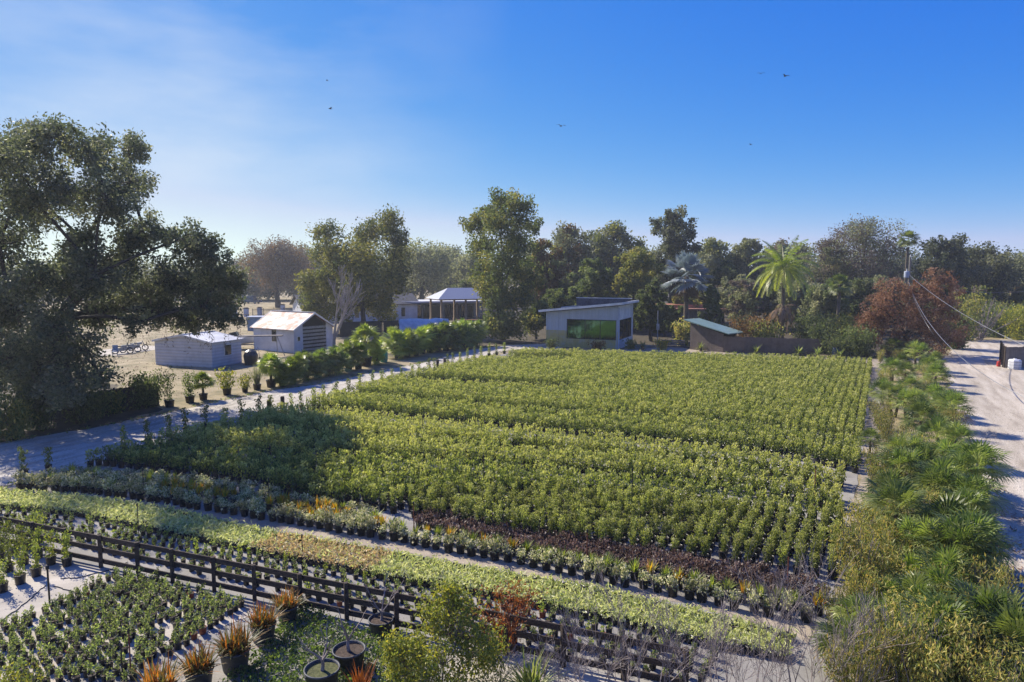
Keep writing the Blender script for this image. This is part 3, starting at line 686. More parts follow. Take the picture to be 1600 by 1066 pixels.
# ---- tall potted shrubs on the pale fabric, inside the fence corner
fol_tall = [stem_foliage(6, .95, .16, 330, .075, .42, z0=.2, fluff=.05).mesh('tall_foliage', M['privet']) for _ in range(5)]
tall = [(105, 884), (80, 882), (57, 900), (32, 912), (4, 925), (60, 872), (38, 882), (14, 893), (-12, 905), (48, 858), (24, 867), (2, 877), (-20, 888), (62, 848), (34, 851), (10, 858), (-12, 870), (-30, 925), (-28, 862)]
for k, (x, y) in enumerate(tall):
    w_ = ['on the bare pale fabric corner', 'one pot in from the corner', 'standing third along the open edge', 'fourth along the open edge', 'fifth along the open edge'][k] if k < 5 else f'{nth(k - 4)} behind the open edge, inside the fence corner'
    potted('tall_pot_shrub', f'tall light green shrub in black pot {w_}', 'shrub', G(x, y, .022), POT3, fol_tall[k % 5], 'tall potted shrubs bunched in the fence corner', 1.0 if k < 5 else .95, (1, 1, rng.uniform(.85, 1.05)))

# ---- low ground cover under the big pots
gc = np.array(pl([(470, 948), (560, 985), (630, 1000), (690, 1035), (640, 1110), (420, 1140), (310, 1110), (355, 1066), (390, 1035), (425, 1000), (440, 975)]))
lo, hi = gc.min(0), gc.max(0); p = rng.uniform(lo, hi, (15000, 2)); p = p[inside(p, gc)][:9500]
z = .10 + .06 * np.sin(p[:, 0] * 9) * np.sin(p[:, 1] * 9 + 1) + .05 * rng.normal(size=len(p))
mb = MB(); add_leaves(mb, np.c_[p, np.clip(z, .03, .26)], .085, .55, 0, dirs=np.c_[rng.normal(size=(len(p), 2)), np.full(len(p), .5)])
tag(part('leafy_ground_cover', mb.mesh('leafy_ground_cover', M['cover'])), 'low green leafy ground cover around the big faded pots', 'ground cover', kind='stuff')

# ---- big faded pots: blades with orange tips
BIG = pot_mesh('big_pot', .30, .42, 20, [M['bigpot'], M['soil']], .9)
BIGM = pot_mesh('big_pot', .34, .44, 24, [M['bigpot'], M['soilg']], .88)
BIGS = pot_mesh('big_pot', .34, .44, 24, [M['bigpot'], M['soil']], .88)
fol_fire = [blades(190, .62, .04, .36, .24, (35, 85), .55).mesh('blade_foliage', M['fire']) for _ in range(3)]
for (x, y, s, l) in ((449, 968, .85, 'big faded pot of orange-tipped bladed plants closest to the board fence'), (412, 1000, .95, 'big faded pot of green and orange blades beside the one at the fence'),
                     (368, 1044, 1.05, 'big faded pot of tall green and rust blades between seedlings and ground cover'), (312, 1072, .95, 'big faded pot of sparse yellow and rust blades beside the seedlings'), (250, 1108, 1.05, 'clump of bright orange blades in a pot cut by the bottom edge')):
    potted('bladed_pot_plant', l, 'potted plant', G(x, y, .022), BIG, fol_fire[rng.integers(3)], 'big faded pots of orange-tipped blades', s)
t = thing('orange_blade_clump', 'rust-orange bladed tuft rising at the bottom edge beside the mossy pot', 'plant', G(562, 1090, .02))
part('foliage', blades(60, .75, .05, .0, .1, (55, 88), .3).mesh('rust_blades', M['rustg']), t)

def twig_tree(mb, p, d, L, r, lev, spread=.6, kids=3, mi=0, droop=0.0, taper=.62, seg=3, tips=None, minr=.003):
    """recursive bare branching"""
    pts = [np.array(p, float)]; dd = unit(np.array(d, float))
    for s in range(seg):
        dd = unit(dd + rng.normal(size=3) * .10 + np.array([0, 0, .05 - droop])); pts.append(pts[-1] + dd * L / seg)
    r1 = max(r * taper, minr)
    mb.tube(pts, np.linspace(r, r1, seg + 1), 7 if r > .05 else 5 if r > .02 else 3, mi, cap=False)
    if lev <= 0:
        if tips is not None: tips.append((pts[-1], dd))
        return
    for k in range(kids):
        at = pts[-1] if k == 0 else pts[rng.integers(1, seg + 1)]
        nd = unit(dd + unit(rng.normal(size=3)) * spread * rng.uniform(.5, 1.0) * (.45 if k == 0 else 1))
        twig_tree(mb, at, nd, L * rng.uniform(.6, .85), r1 * (.95 if k == 0 else .75), lev - 1, spread, kids, mi, droop, taper, seg, tips, minr)

for (x, y, s, pt, l, hs_) in ((546, 1044, 1.0, BIGS, 'bare cut-back sapling in a big faded pot of brown soil', .75), (504, 1076, 1.02, BIGM, 'bare forked sapling in a big faded pot with mossy soil', .7), (596, 990, .85, BIGS, 'thin bare sapling in a big faded pot under the board fence', 1.0)):
    t = thing('potted_sapling', l, 'sapling', G(x, y, .022), rng.uniform(0, 6), 'bare saplings in big faded pots', s)
    part('pot', pt, t); mb = MB(); mb.tube([(0, 0, .34), (.01, .02, .5), (.03, 0, .62)], [.045, .036, .034], 8)
    for a_ in (0.3, 2.5, 4.4): twig_tree(mb, (.03, 0, .60), (.75 * math.cos(a_), .75 * math.sin(a_), 1), hs_ * .5, .026, 2, .7, 2, minr=.006)
    part('trunk', mb.mesh('sapling_trunk', M['greyb']), t)
# ================================================================ palms and hedge
def fan(mb, c, d, up, L, K=13, spread=RAD(80), w=.05, mi=0, rnd=.5, droop=.25):
    """one fan frond: K blades radiating from c about direction d"""
    s = unit(np.cross(d, up)); u = np.cross(s, d)
    for a in np.linspace(-spread, spread, K):
        l = L * (1 - .22 * (a / spread) ** 2) * rng.uniform(.88, 1.05)
        e = unit(d * math.cos(a) + s * math.sin(a) + u * .12 * math.cos(a * 2))
        sd_ = unit(np.cross(e, u)); m = c + e * l * .55 + u * .02; tip = c + e * l - np.array([0, 0, droop * l * rng.uniform(.3, 1)])
        mb.add([c, m + sd_ * w * .5 + u * w * .12, tip, m - sd_ * w * .5 + u * w * .12], [[0, 1, 2, 3]], mi, [np.clip(rnd + rng.normal() * .12, 0, 1)])

def fan_crown(nf, R, h, heads=((0, 0),), K=13, w=.05, lo=-15, hi=82, mb=None, droop=.25, stalk=.42, dead=0):
    mb = mb or MB()
    for hx, hy, *hz in heads:
        c0 = np.array([hx, hy, hz[0] if hz else h * rng.uniform(.85, 1.1)]); k = max(6, nf // len(heads))
        for i in range(k):
            az = i * 2.39996 + rng.uniform(-.2, .2); el = RAD(hi + (lo - hi) * (i / (k - 1)) ** .8 + rng.uniform(-8, 8))
            d = np.array([math.cos(az) * math.cos(el), math.sin(az) * math.cos(el), math.sin(el)]); l = R * rng.uniform(.85, 1.1)
            c = c0 + d * l * stalk; side = np.array([-math.sin(az), math.cos(az), 0]); up = np.cross(d, side) * -1
            if up[2] < 0: up = -up
            up = unit(up + side * rng.uniform(-.5, .5))
            s2 = side * .012
            mb.add([c0 - s2, c0 + s2, c + s2, c - s2], [[0, 1, 2, 3]], 0, [.9])
            fan(mb, c, unit(d + np.array([0, 0, -.15])), up, l * (1 - stalk), K, RAD(rng.uniform(65, 95)), w, 1 if dead and i > k - dead else 0, np.clip(i / k * .35 + rng.uniform(0, .5), 0, 1), droop)
    return mb

def palm_trunk(h, heads, r=.08):
    mb = MB()
    for hx, hy, *hz in heads: mb.tube([(hx * .3, hy * .3, 0), (hx * .7, hy * .7, (hz[0] if hz else h) * .5), (hx, hy, hz[0] if hz else h)], [r * 1.25, r, r * .9], 8)
    return mb

palm_var = []
for v in range(5):
    nh = [1, 2, 2, 2, 1][v]; heads = [(rng.uniform(-.35, .35), rng.uniform(-.35, .35)) if nh > 1 else (0, 0) for _ in range(nh)]
    h = [1.0, .95, 1.1, 1.3, .8][v]
    palm_var.append((fan_crown(34 if nh == 1 else 22 * nh, 1.12, h, heads, 13, .05, -25, 84, dead=2).mesh('palm_fronds', [M['palm'], M['straw']]), palm_trunk(h, heads).mesh('palm_trunk', M['palmt'])))
palm_yel = fan_crown(44, 1.0, .8, ((0, 0),), 15, .055, -15, 84).mesh('palm_fronds', M['palmy'])

hp = [(1392, 545, 1.0), (1434, 560, 1.1), (1410, 565, 1), (1445, 578, 1), (1480, 645, 1.05), (1420, 640, .9), (1465, 680, 1.1), (1440, 735, 1.0), (1500, 785, .9), (1510, 845, .95), (1450, 845, .9), (1470, 945, 1.0), (1510, 960, 1.0), (1390, 985, .8), (1450, 1020, 1.0), (1500, 1010, 1.0), (1394, 577, 1), (1460, 568, 1), (1462, 590, 1), (1379, 610, 1), (1423, 606, .9), (1460, 621, 1.05), (1397, 630, .9), (1472, 633, .9), (1439, 662, 1.1), (1360, 690, .6), (1476, 722, 1.1), (1505, 738, 1.1), (1423, 752, 1), (1470, 764, 1.0), (1392, 785, 1), (1455, 772, .9), (1512, 758, .9), (1404, 822, 1.0), (1480, 828, 1.15), (1528, 812, .8), (1431, 868, .8), (1475, 880, 1.0), (1546, 870, 1.0), (1422, 905, .95), (1478, 915, 1.05), (1396, 948, .8), (1428, 966, .8), (1545, 985, 1.25), (1585, 1028, 1.1), (1344, 985, .7), (1322, 1018, .8), (1440, 640, .9), (1415, 585, .9), (1415, 725, .9), (1495, 700, .8)]
hp.sort(key=lambda p: p[1])
cl = lambda y: np.interp(y, [540, 640, 760, 860, 1000, 1066], [1420, 1425, 1450, 1460, 1450, 1450])
side_n = {0: 0, 1: 0}
for x, y, s in hp:
    sd_ = int(x > cl(y)); side_n[sd_] += 1
    if y > 890: s *= .84
    g = G(x, y, .95 * s); loc = (g[0], g[1], 0)
    yl = (x, y) == (1422, 905)
    s *= 1.08
    t = thing('fan_palm', ('yellow-green fan palm amid dark palms in the lower hedge' if yl else f'{["big","bushy","green"][rng.integers(3)]} fan palm, {nth(side_n[sd_])} from the power pole end on the {"drive" if sd_ else "field"} side of hedge'), 'palm', loc, rng.uniform(0, 6.28), 'fan palms in the hedge beside the sandy drive', s)
    v = palm_var[rng.integers(5)]
    part('trunk', v[1], t); part('fronds', palm_yel if yl else v[0], t)

fol_hedge = [stem_foliage(14, 1.45, .62, 1500, .12, .26, z0=.25, fluff=.10, up=.9).mesh('hedge_foliage', M['hedge']) for _ in range(4)]
def stems_mesh(n, h, spread, r=.012):
    mb = MB()
    for _ in range(n):
        a = rng.uniform(0, 6.28); q = spread * rng.uniform(.3, .9)
        mb.tube([(.04 * math.cos(a), .04 * math.sin(a), 0), (q * .5 * math.cos(a), q * .5 * math.sin(a), h * .45), (q * math.cos(a), q * math.sin(a), h * .95)], [r * 1.3, r, r * .4], 4, cap=False)
    return mb
st_hedge = stems_mesh(12, 1.5, .6).mesh('hedge_stem', M['greyb'])
hs = [(1376, 556, .8), (1442, 603, .8), (1375, 646, 1.0), (1483, 660, .9), (1397, 688, 1), (1434, 705, 1), (1373, 735, 1.1), (1345, 875, 1.25), (1372, 850, 1.0), (1395, 870, .9), (1552, 922, 1.0), (1312, 950, .8), (1395, 1020, 1.1), (1360, 1030, 1.0), (1470, 1010, 1.1), (1515, 1036, 1.0), (1440, 1050, 1.0), (1560, 1075, 1.0), (1345, 925, .9), (1500, 960, .9), (1330, 1060, .9), (1400, 920, .8), (1450, 985, .9), (1405, 560, 1), (1450, 585, 1), (1382, 590, .9), (1432, 635, 1), (1385, 665, 1), (1455, 725, 1), (1380, 760, 1), (1440, 800, 1), (1375, 820, 1), (1350, 830, 1), (1520, 940, 1), (1425, 985, 1), (1470, 905, .9), (1385, 900, .95), (1450, 930, .9), (1530, 1070, .8), (1425, 840, .85), (1490, 770, .85), (1405, 740, .9), (1470, 650, .85), (1415, 620, .85)]
hs.sort(key=lambda p: p[1])
for k, (x, y, s) in enumerate(hs):
    g = G(x, y, .9 * s); t = thing('hedge_shrub', f'yellow-bronze narrow-leaved shrub among fan palms, {nth(k + 1)} from the power pole end of hedge', 'shrub', (g[0], g[1], 0), rng.uniform(0, 6.28), 'yellow-bronze shrubs among the hedge palms', s)
    part('stem', st_hedge, t); part('foliage', fol_hedge[k % 4], t)

# ---- potted plants on the far side of the gravel road
BIG2 = pot_mesh('big_pot', .31, .46, 16)
fp_small = [(fan_crown(40, 1.0, 1.0, ((0, 0),), 14, .07, -30, 84).mesh('palm_fronds', M['palmy']), palm_trunk(1.0, ((0, 0),)).mesh('palm_trunk', M['palmt'])) for _ in range(2)]
HD = ((-.45, .1, .5), (.5, -.1, .7), (0, .45, 1.3), (.15, -.4, .35), (-.2, -.1, 1.0))
fp_dark = [(fan_crown(115, 1.2, 1.15, HD, 12, .085, -30, 84).mesh('palm_fronds', M[k_]), palm_trunk(1.1, HD).mesh('palm_trunk', M['palmt'])) for k_ in ('palmy', 'palm', 'palmy')]
fol_rd = stem_foliage(7, 2.3, .42, 420, .15, .4, z0=.4, fluff=.14).mesh('foliage', M['dark'])
fol_rd2 = stem_foliage(9, 1.7, .55, 620, .14, .5, z0=.4, fluff=.14).mesh('foliage', M['dark'])
fol_rdy = stem_foliage(9, 1.5, .75, 420, .22, .45, z0=.4, fluff=.17).mesh('foliage', M['yellow'])
fol_rdg = blades(90, 1.6, .05, .45, .2, (60, 88), .3).mesh('foliage', M['olive'])
def roadplant(kind, x, y, s, label):
    g = G(x, y); base = (g[0], g[1], .0)
    s *= 1.15 if kind == 'p' else 1.0 if kind == 'P' else 1
    t = thing('road_pot_plant', label, 'potted plant', base, rng.uniform(0, 6.28), 'big potted plants along the far side of the gravel road', s)
    part('pot', BIG2, t)
    if kind in 'pP':
        v = (fp_small if kind == 'p' else fp_dark)[rng.integers(2 if kind == 'p' else 3)]; part('trunk', v[1], t, loc=(0, 0, .3)); part('fronds', v[0], t, loc=(0, 0, .3))
    else: part('foliage', {'t': fol_rd, 'd': fol_rd2, 'y': fol_rdy, 'g': fol_rdg}[kind], t)
for a_ in [('t', 265, 636, 1.0, 'tall thin dark-leaved shrub in black pot at the end of the dark fence'), ('d', 297, 629, 1.0, 'dark bushy shrub in black pot beside the tall thin potted shrub'),
           ('p', 318, 625, .8, 'yellowish drooping palm in black pot beside dark bushy pot'), ('y', 355, 617, 1.0, 'bright yellow-leaved plant in black pot by the gravel road'),
           ('y', 383, 613, .72, 'smaller sparse yellow-leaved plant in black pot beside the bright yellow one'), ('g', 402, 609, .95, 'grassy upright plant in black pot between yellow plants and palms'),
           ('p', 424, 605, 1.05, 'small bright fan palm in black pot, first of the palms up the road'), ('P', 458, 600, .95, 'wide low fan palm clump by the road before the rusty shed'),
           ('P', 497, 590, .95, 'fan palm clump in front of the bare white tree'), ('P', 527, 584, .95, 'fan palm clump just past the bare white tree'), ('P', 545, 578, 1.05, 'fan palm clump at the foot of the tallest roadside palm'),
           ('p', 572, 572, 1.6, 'tallest bright fan palm by the road before the teal barrel'), ('P', 622, 560, 1.25, 'dense fan palm clump just past the teal barrel'), ('P', 650, 556, 1.2, 'second dense fan palm clump past the teal barrel'),
           ('P', 672, 551, 1.3, 'third dense fan palm clump past the teal barrel, below the pale tarp'), ('P', 697, 548, 1.35, 'tall fan palm clump below the pavilion posts'), ('P', 722, 544, 1.35, 'second-last fan palm clump before the tall tree'), ('P', 742, 541, 1.25, 'last fan palm clump before the tall tree'), ('P', 441, 604, .8, 'low fan palm clump just after the small bright fan palm'), ('P', 478, 594, .95, 'fan palm clump filling between the wide clump and bare white tree'), ('P', 512, 587, .9, 'fan palm clump right under the bare white tree'), ('p', 560, 577, 1.0, 'small fan palm at the near foot of the tallest roadside palm'), ('P', 588, 569, .9, 'low fan palm clump touching the teal barrel'), ('P', 636, 558, 1.2, 'fan palm clump between the first two past the teal barrel'), ('P', 660, 553, 1.2, 'fan palm clump between second and third past the teal barrel'), ('P', 684, 550, 1.25, 'fan palm clump below the near pavilion post'), ('P', 710, 546, 1.25, 'fan palm clump below the far pavilion posts'), ('P', 732, 542, 1.2, 'fan palm clump tucked beside the last one at the tall tree')]:
    roadplant(*a_)
# loose shrubs in the shade under the oak
fol_sh = [stem_foliage(12, 1.9, 1.0, 1300, .17, .45, z0=.1, fluff=.22).mesh('foliage', M['dark']) for _ in range(2)]
fol_shg = stem_foliage(12, 1.5, .8, 1000, .17, .45, z0=.1, fluff=.2).mesh('foliage', M['green'])
st_sh = stems_mesh(9, 1.6, .8).mesh('stem', M['bark'])
for x, y, f, s, l in ((22, 688, 2, 1.3, 'yellow-green shrub at the edge of the gravel road under the oak'), (60, 672, 0, 1.2, 'dark shrub between the oak trunk and the yellow-green shrub'), (-20, 695, 0, 1.4, 'dark shrub at the picture edge beside the road'),
                      (180, 647, 2, .95, 'lone yellowish bush in front of the dark fence'), (212, 640, 0, 1.2, 'dark shrub close to the end of the dark fence'), (232, 636, 1, 1.15, 'last dark shrub at the end of the dark fence'), (120, 662, 1, 1.25, 'dark undergrowth shrub against the oak trunk'),
                      (150, 655, 1, .9, 'low dark shrub between oak trunk and yellowish bush'), (40, 640, 1, 1.5, 'dark shrub behind the oak trunk'), (-40, 660, 0, 1.6, 'large dark shrub under the outer oak limbs')):
    t = thing('shade_shrub', l, 'shrub', (*G(x, y)[:2], 0), rng.uniform(0, 6), None, s); part('stem', st_sh, t); part('foliage', fol_shg if f == 2 else fol_sh[f], t)

# ---- tall pots along the field's road edge, with short posts
fol_edge = [stem_foliage(4, 1.0, .14, 150, .12, .45, z0=.25, fluff=.06).mesh('edge_foliage', M['privet' if v else 'dark']) for v in range(3)]
ed = [(38, 745), (76, 735), (195, 706), (232, 695), (264, 682), (290, 676), (322, 671), (352, 669), (378, 662), (405, 653), (424, 650), (456, 643), (471, 640), (490, 634), (505, 631), (526, 624), (545, 620), (563, 613), (582, 607), (598, 604), (613, 600), (628, 596), (645, 590), (655, 587), (671, 582), (679, 579), (700, 574), (707, 572), (719, 568), (730, 565), (741, 562), (752, 560), (764, 557), (776, 555), (788, 553)]
for k, (x, y) in enumerate(ed):
    potted('edge_pot_shrub', f'thin upright potted shrub on the road edge of the field, {nth(k + 1)} from the walkway end', 'shrub', G(x, y, .013), POT3, fol_edge[k % 3], 'thin potted shrubs along the road edge of the field', rng.uniform(.95, 1.2))
for x, y, l in ((421, 650, 'short thick timber post by the gravel road, first up the road'), (442, 643, 'short thick timber post one step past the first road post'), (684, 579, 'short timber post by the field far up the road'), (695, 576, 'short timber post, last of four up the road')):
    g = G(x, y); mb = MB(); mb.lathe([(.13, 0), (.125, .9), (.09, .95), (.001, .955)], 9); tag(part('timber_post', mb.mesh('timber_post', M['wood']), loc=g), l, 'post', 'short timber posts along the gravel road')

# ================================================================ trees
def crown_tree(name, label, base, H, blobs, leaf, size, n, asp=.55, tr=.3, bark='bark', fork=.3, cl_per=16, sig=.20, group=None, cat='tree', bare=0.0, twigs=3, shell=.55, moss=0, limbs=True, leaf2=None, l2=0.0):
    """blobs: (dx, dy, z, r) round the base; leaves gather in clumps inside every blob, limbs reach to the blobs"""
    t = thing(name, label, cat, base, 0, group)
    vol = np.array([b[3] ** 2 for b in blobs]); share = vol / vol.sum()
    mbt, mbl = MB(), MB(); zf = H * fork
    wob = rng.normal(size=2) * tr * .8
    tp = [np.array([0, 0, -.05]), np.array([wob[0] * .4, wob[1] * .4, zf * .5]), np.array([*wob, zf])]
    mbt.tube(tp, [tr * 1.35, tr, tr * .85], 10, cap=False)
    Ps, Ms, Rn = [], [], []
    NB = len(blobs); C_ = np.array([b[:3] for b in blobs], float); par = [-1] * NB; plen = [0.0] * NB; desc = [1] * NB; done = []
    oi_ = sorted(range(NB), key=lambda i: np.linalg.norm(C_[i] - tp[2]))
    for i in oi_:
        best = np.linalg.norm(C_[i] - tp[2]); par[i] = -1
        for j in done:
            v = np.linalg.norm(C_[i] - C_[j]) + .62 * plen[j]
            if v < best: best, par[i] = v, j
        plen[i] = np.linalg.norm(C_[i] - (tp[2] if par[i] < 0 else C_[par[i]])) + (plen[par[i]] if par[i] >= 0 else 0); done.append(i)
    for i in oi_[::-1]:
        if par[i] >= 0: desc[par[i]] += desc[i]
    for bi, (b, s) in enumerate(zip(blobs, share)):
        c = np.array(b[:3], float); r = b[3]
        if limbs:
            st = tp[2] if par[bi] < 0 else C_[par[bi]]
            mid = st + (c - st) * .5 + np.array([0, 0, abs(c - st).max() * .12]) + rng.normal(size=3) * r * .15
            rr = max(tr * .8 * math.sqrt(desc[bi] / NB), tr * .10)
            pts = np.array([(1 - u) ** 2 * st + 2 * u * (1 - u) * mid + u * u * c for u in np.linspace(0, 1, 7)])
            mbt.tube(pts, np.linspace(rr, rr * (.8 if desc[bi] > 1 else .45), 7), 6, cap=False); rr = max(min(rr, tr * .3), tr * .12)
        m = max(5, int(cl_per * (r / 2.2)))
        cc = unit(rng.normal(size=(m, 3))) * (r * rng.uniform(shell, 1.08, (m, 1))); cc[:, 2] *= .85; cc += c
        cs = r * sig * rng.uniform(.6, 1.5, m)
        if limbs:
            for q in cc[: int(m * .7)]:
                mm = (c + q) / 2 + rng.normal(size=3) * r * .1
                mbt.tube([c, mm, q], [rr * .3, rr * .18, rr * .06], 4, cap=False)
                for _ in range(twigs if bare else 1):
                    e = q + unit(rng.normal(size=3) + unit(q - c)) * r * rng.uniform(.2, .5); mbt.tube([mm, (mm + e) / 2 + rng.normal(size=3) * .05 * r, e], [rr * .12, rr * .08, rr * .03 + .004], 3, cap=False)
        k = int(n * s * (1 - bare)); w_ = cs ** 2; idx = rng.choice(m, k, p=w_ / w_.sum())
        q = np.clip(rng.normal(size=(k, 3)), -1.7, 1.7); p = cc[idx] + q * cs[idx][:, None]
        tintc = rng.random(m)
        Ps.append(p); Rn.append(np.clip(.55 * tintc[idx] + .45 * rng.random(k), 0, 1)); Ms.append((rng.random(m) < l2).astype(int)[idx])
    P = np.concatenate(Ps); keep = P[:, 2] > .15; P = P[keep]
    q = rng.normal(size=P.shape); q[:, 2] -= .15
    V, F = leaf_quads(P, size, asp, dirs=q, jit=.45); mbl.add(V, F, np.concatenate(Ms)[keep], np.concatenate(Rn)[keep])
    part('trunk', mbt.mesh('tree_trunk', M[bark], smooth=True), t)
    part('crown', mbl.mesh('tree_crown', [M[leaf], M[leaf2 or leaf]]), t)
    if moss:
        mb = MB()
        for _ in range(moss):
            b = blobs[rng.integers(len(blobs))]; p = np.array(b[:3]) + unit(rng.normal(size=3)) * b[3] * .7; p[2] = b[2] - b[3] * rng.uniform(.2, .8)
            if p[2] < 2.2: continue
            L = rng.uniform(.5, 1.5); n_ = 16; u = rng.random(n_)
            add_leaves(mb, p + np.c_[rng.normal(size=(n_, 2)) * .06, -u * L], .22, .16, 0, dirs=np.tile([0, 0, -1.0], (n_, 1)))
        part('hanging_moss', mb.mesh('hanging_moss', M['moss']), t)
    return t

def env_blobs(w, H, zb, n, shape='round', r=(.30, .44), top=1.0):
    """blobs filling a crown of half width w between zb and H"""
    out = []; c = (H + zb) / 2; hz = (H - zb) / 2
    for i in range(n):
        z = -1 + 2 * (i + .5) / n; a = i * 2.4 + rng.uniform(-.5, .5)
        if shape == 'round': rad = math.sqrt(max(0, 1 - z * z))
        elif shape == 'cone': rad = max(.15, .5 - .5 * z)
        elif shape == 'vase': rad = math.sqrt(max(0, 1 - z * z)) * (.75 + .3 * z)
        else: rad = math.sqrt(max(.05, 1 - abs(z) ** 3))
        rr = w * rng.uniform(*r); q = (w - rr) * rad * rng.uniform(.7, 1.05)
        zz = c + z * (hz - rr * .55); zz = min(zz, H - rr * .95)
        out.append((q * math.cos(a), q * math.sin(a), max(zz, rr * .5), rr))
    out.append((0, 0, c, w * .42)); out.append((w * rng.uniform(-.15, .15), 0, H - w * .27, w * .27))
    return out

def base_at(px, dist): return np.array([(px - 800) / FOC * dist * 1.0, dist, 0.0])
def toph(py, dist): return D(800, py, dist)[2]
def tree_px(name, label, px, dist, top, hw, leaf, zb=.25, n=9000, size=.34, nb=10, shape='round', **k):
    H = toph(top, dist) + .0; w = hw / FOC * dist
    b = base_at(px, dist); w *= 1.28; n = int(n * 1.35); size *= 1.08; nb = max(nb, int(4.2 * H * (1 - zb) / w)); k.setdefault('asp', .66)
    return crown_tree(name, label, b, H, env_blobs(w, H * .985, max(1.0, H * zb), nb, shape), leaf, size, n, tr=k.pop('tr', .018 * H + .06), **k)

# the great oak by the road
B = G(98, 652)
def ob(px, py, r, dd=0.0):
    p = D(px, py, B[1] + dd); return (p[0] - B[0], dd, p[2], r / FOC * B[1])
oak0 = [ob(45, 225, 48, .5), (ob(85, 215, 36, -1)), ob(0, 250, 55, 1), ob(-55, 300, 70, -1), ob(140, 240, 44, 0), ob(200, 232, 38, 1), ob(205, 285, 40, -1), ob(165, 310, 46, 1.5), ob(110, 300, 50, -2), ob(60, 320, 50, 2), ob(0, 380, 48, -1.5),
       ob(-60, 400, 70, 2), ob(225, 360, 42, .5), ob(195, 395, 48, -2), ob(280, 375, 40, 1), ob(320, 400, 44, 0), ob(345, 440, 38, 1), ob(300, 450, 46, -1.5), ob(255, 440, 46, 1.5), ob(320, 480, 34, -.5), ob(275, 490, 34, .5), ob(205, 460, 48, -1),
       ob(150, 430, 44, 2.5), ob(110, 430, 44, -2.5), ob(60, 440, 50, 2.5), ob(20, 480, 52, -2), ob(-30, 500, 60, 1), ob(215, 505, 28, .8), ob(150, 490, 46, -1.8), ob(80, 510, 48, -2.6), ob(135, 545, 42, -1.6), ob(60, 570, 48, -1.5), ob(10, 560, 44, 1.5), ob(110, 600, 44, -1.2), ob(155, 585, 22, -.5), ob(-40, 580, 50, -1), ob(70, 620, 36, -1.6), ob(130, 380, 40, 0), ob(355, 470, 24, .5), ob(360, 495, 22, 1), ob(335, 500, 24, 0), ob(300, 505, 24, 1), ob(250, 490, 30, 0), ob(365, 440, 24, 1)]
def ob2(px, py, r, dd):
    p = D(px, py, B[1] + dd); return (p[0] - B[0], dd, p[2], r / FOC * (B[1] + dd))
oak = []
for k, (x_, y_, z_, r_) in enumerate(oak0):
    px_ = 800 + FOC * (x_ + B[0]) / (B[1] + y_) ; el_ = (z_ - CAM_H) / (B[1] + y_); half = max(.3, 1 - abs(x_) / 12)
    for dd in ((-6.0, 2.5, 7.0)[k % 3] * half * rng.uniform(.6, 1.1), (4.5, -3.5, -7.5)[k % 3] * half * rng.uniform(.6, 1.1)):
        if x_ > 3.2: dd = abs(dd) * 1.4 * (1 if rng.random() < .8 else -.5) + 1.0
        d_ = B[1] + dd; oak.append((px_ / 1.0 * 0 + (px_ - 800) / FOC * d_ - B[0], dd, max(1.2, CAM_H + el_ * d_), r_ * .92))
crown_tree('live_oak', 'great spreading live oak hung with grey moss beside the gravel road', B, 18.5, oak, 'oak', .19, 128000, .56, .62, fork=.30, cl_per=30, sig=.16, moss=170, cat='oak tree', shell=.35, leaf2='olive', l2=.12)

# ---- named trees in the middle distance
tree_px('broad_green_tree', 'broad green tree with a bare-legged trunk beside the rusty-roofed shed', 583, 99, 322, 68, 'green', .22, 15000, .32, 14, bark='bark', fork=.28, leaf2='dark', l2=.25, sig=.24, r_=None) if False else None
b = base_at(568, 99); s_ = 99 / FOC
gb = [(s_ * (x - 568), dy * 2.2, D(800, y, 99)[2], s_ * r) for x, y, r, dy in ((610, 350, 24, 0), (585, 360, 26, 1), (628, 372, 18, -1), (560, 375, 22, 1), (512, 365, 22, 0), (500, 395, 20, 1), (535, 395, 26, -1), (575, 400, 30, -2), (612, 405, 28, 1), (505, 435, 24, -1.5), (540, 435, 30, 1), (580, 440, 30, -2.5), (615, 440, 26, -1), (492, 465, 22, 0), (525, 470, 22, 1.5), (600, 470, 24, -1), (570, 478, 18, 2), (625, 425, 16, 1), (500, 450, 24, .5), (494, 480, 20, -.5), (520, 415, 24, 1), (545, 462, 26, 1), (560, 425, 26, .5), (535, 485, 20, 0), (515, 490, 18, -1), (530, 440, 24, -1.2), (600, 490, 18, .5))]
crown_tree('green_tree', 'broad green tree with bare brown trunk between the rusty-roofed shed and white house', b, 17, gb, 'green', .32, 46000, .6, .34, fork=.24, cl_per=22, sig=.24, leaf2='dark', l2=.22, shell=.4)
b = base_at(785, 88); s_ = 88 / FOC
tb = [(s_ * (x - 785), dy * 2.4, D(800, y, 88)[2], s_ * r) for x, y, r, dy in ((785, 318, 22, 0), (760, 335, 22, 1), (812, 330, 22, -1), (742, 350, 18, 0), (832, 350, 15, 1), (785, 352, 28, -1), (755, 378, 24, 1), (815, 378, 26, 0), (785, 400, 28, -1.5), (766, 425, 24, 0), (812, 425, 26, 1), (785, 450, 30, -1), (776, 470, 20, -1.5), (815, 465, 24, -1), (782, 500, 22, -2), (802, 505, 24, -1.5), (768, 510, 15, -1), (825, 505, 18, 0), (836, 440, 16, .5))]
crown_tree('tall_green_tree', 'tallest dense green tree standing at the bend of the gravel road', b, 19.5, tb, 'green', .30, 36000, .6, .36, fork=.3, cl_per=22, sig=.22, leaf2='dark', l2=.6, shell=.4)
tree_px('dense_shrub_tree', 'dark round evergreen behind the steel studio roof', 868, 96, 452, 30, 'dark', .05, 7000, .28, 7)
tree_px('autumn_tree', 'russet autumn tree between the tallest tree and dark evergreens', 852, 112, 372, 34, 'autumn', .2, 9000, .32, 9, leaf2='green', l2=.3)
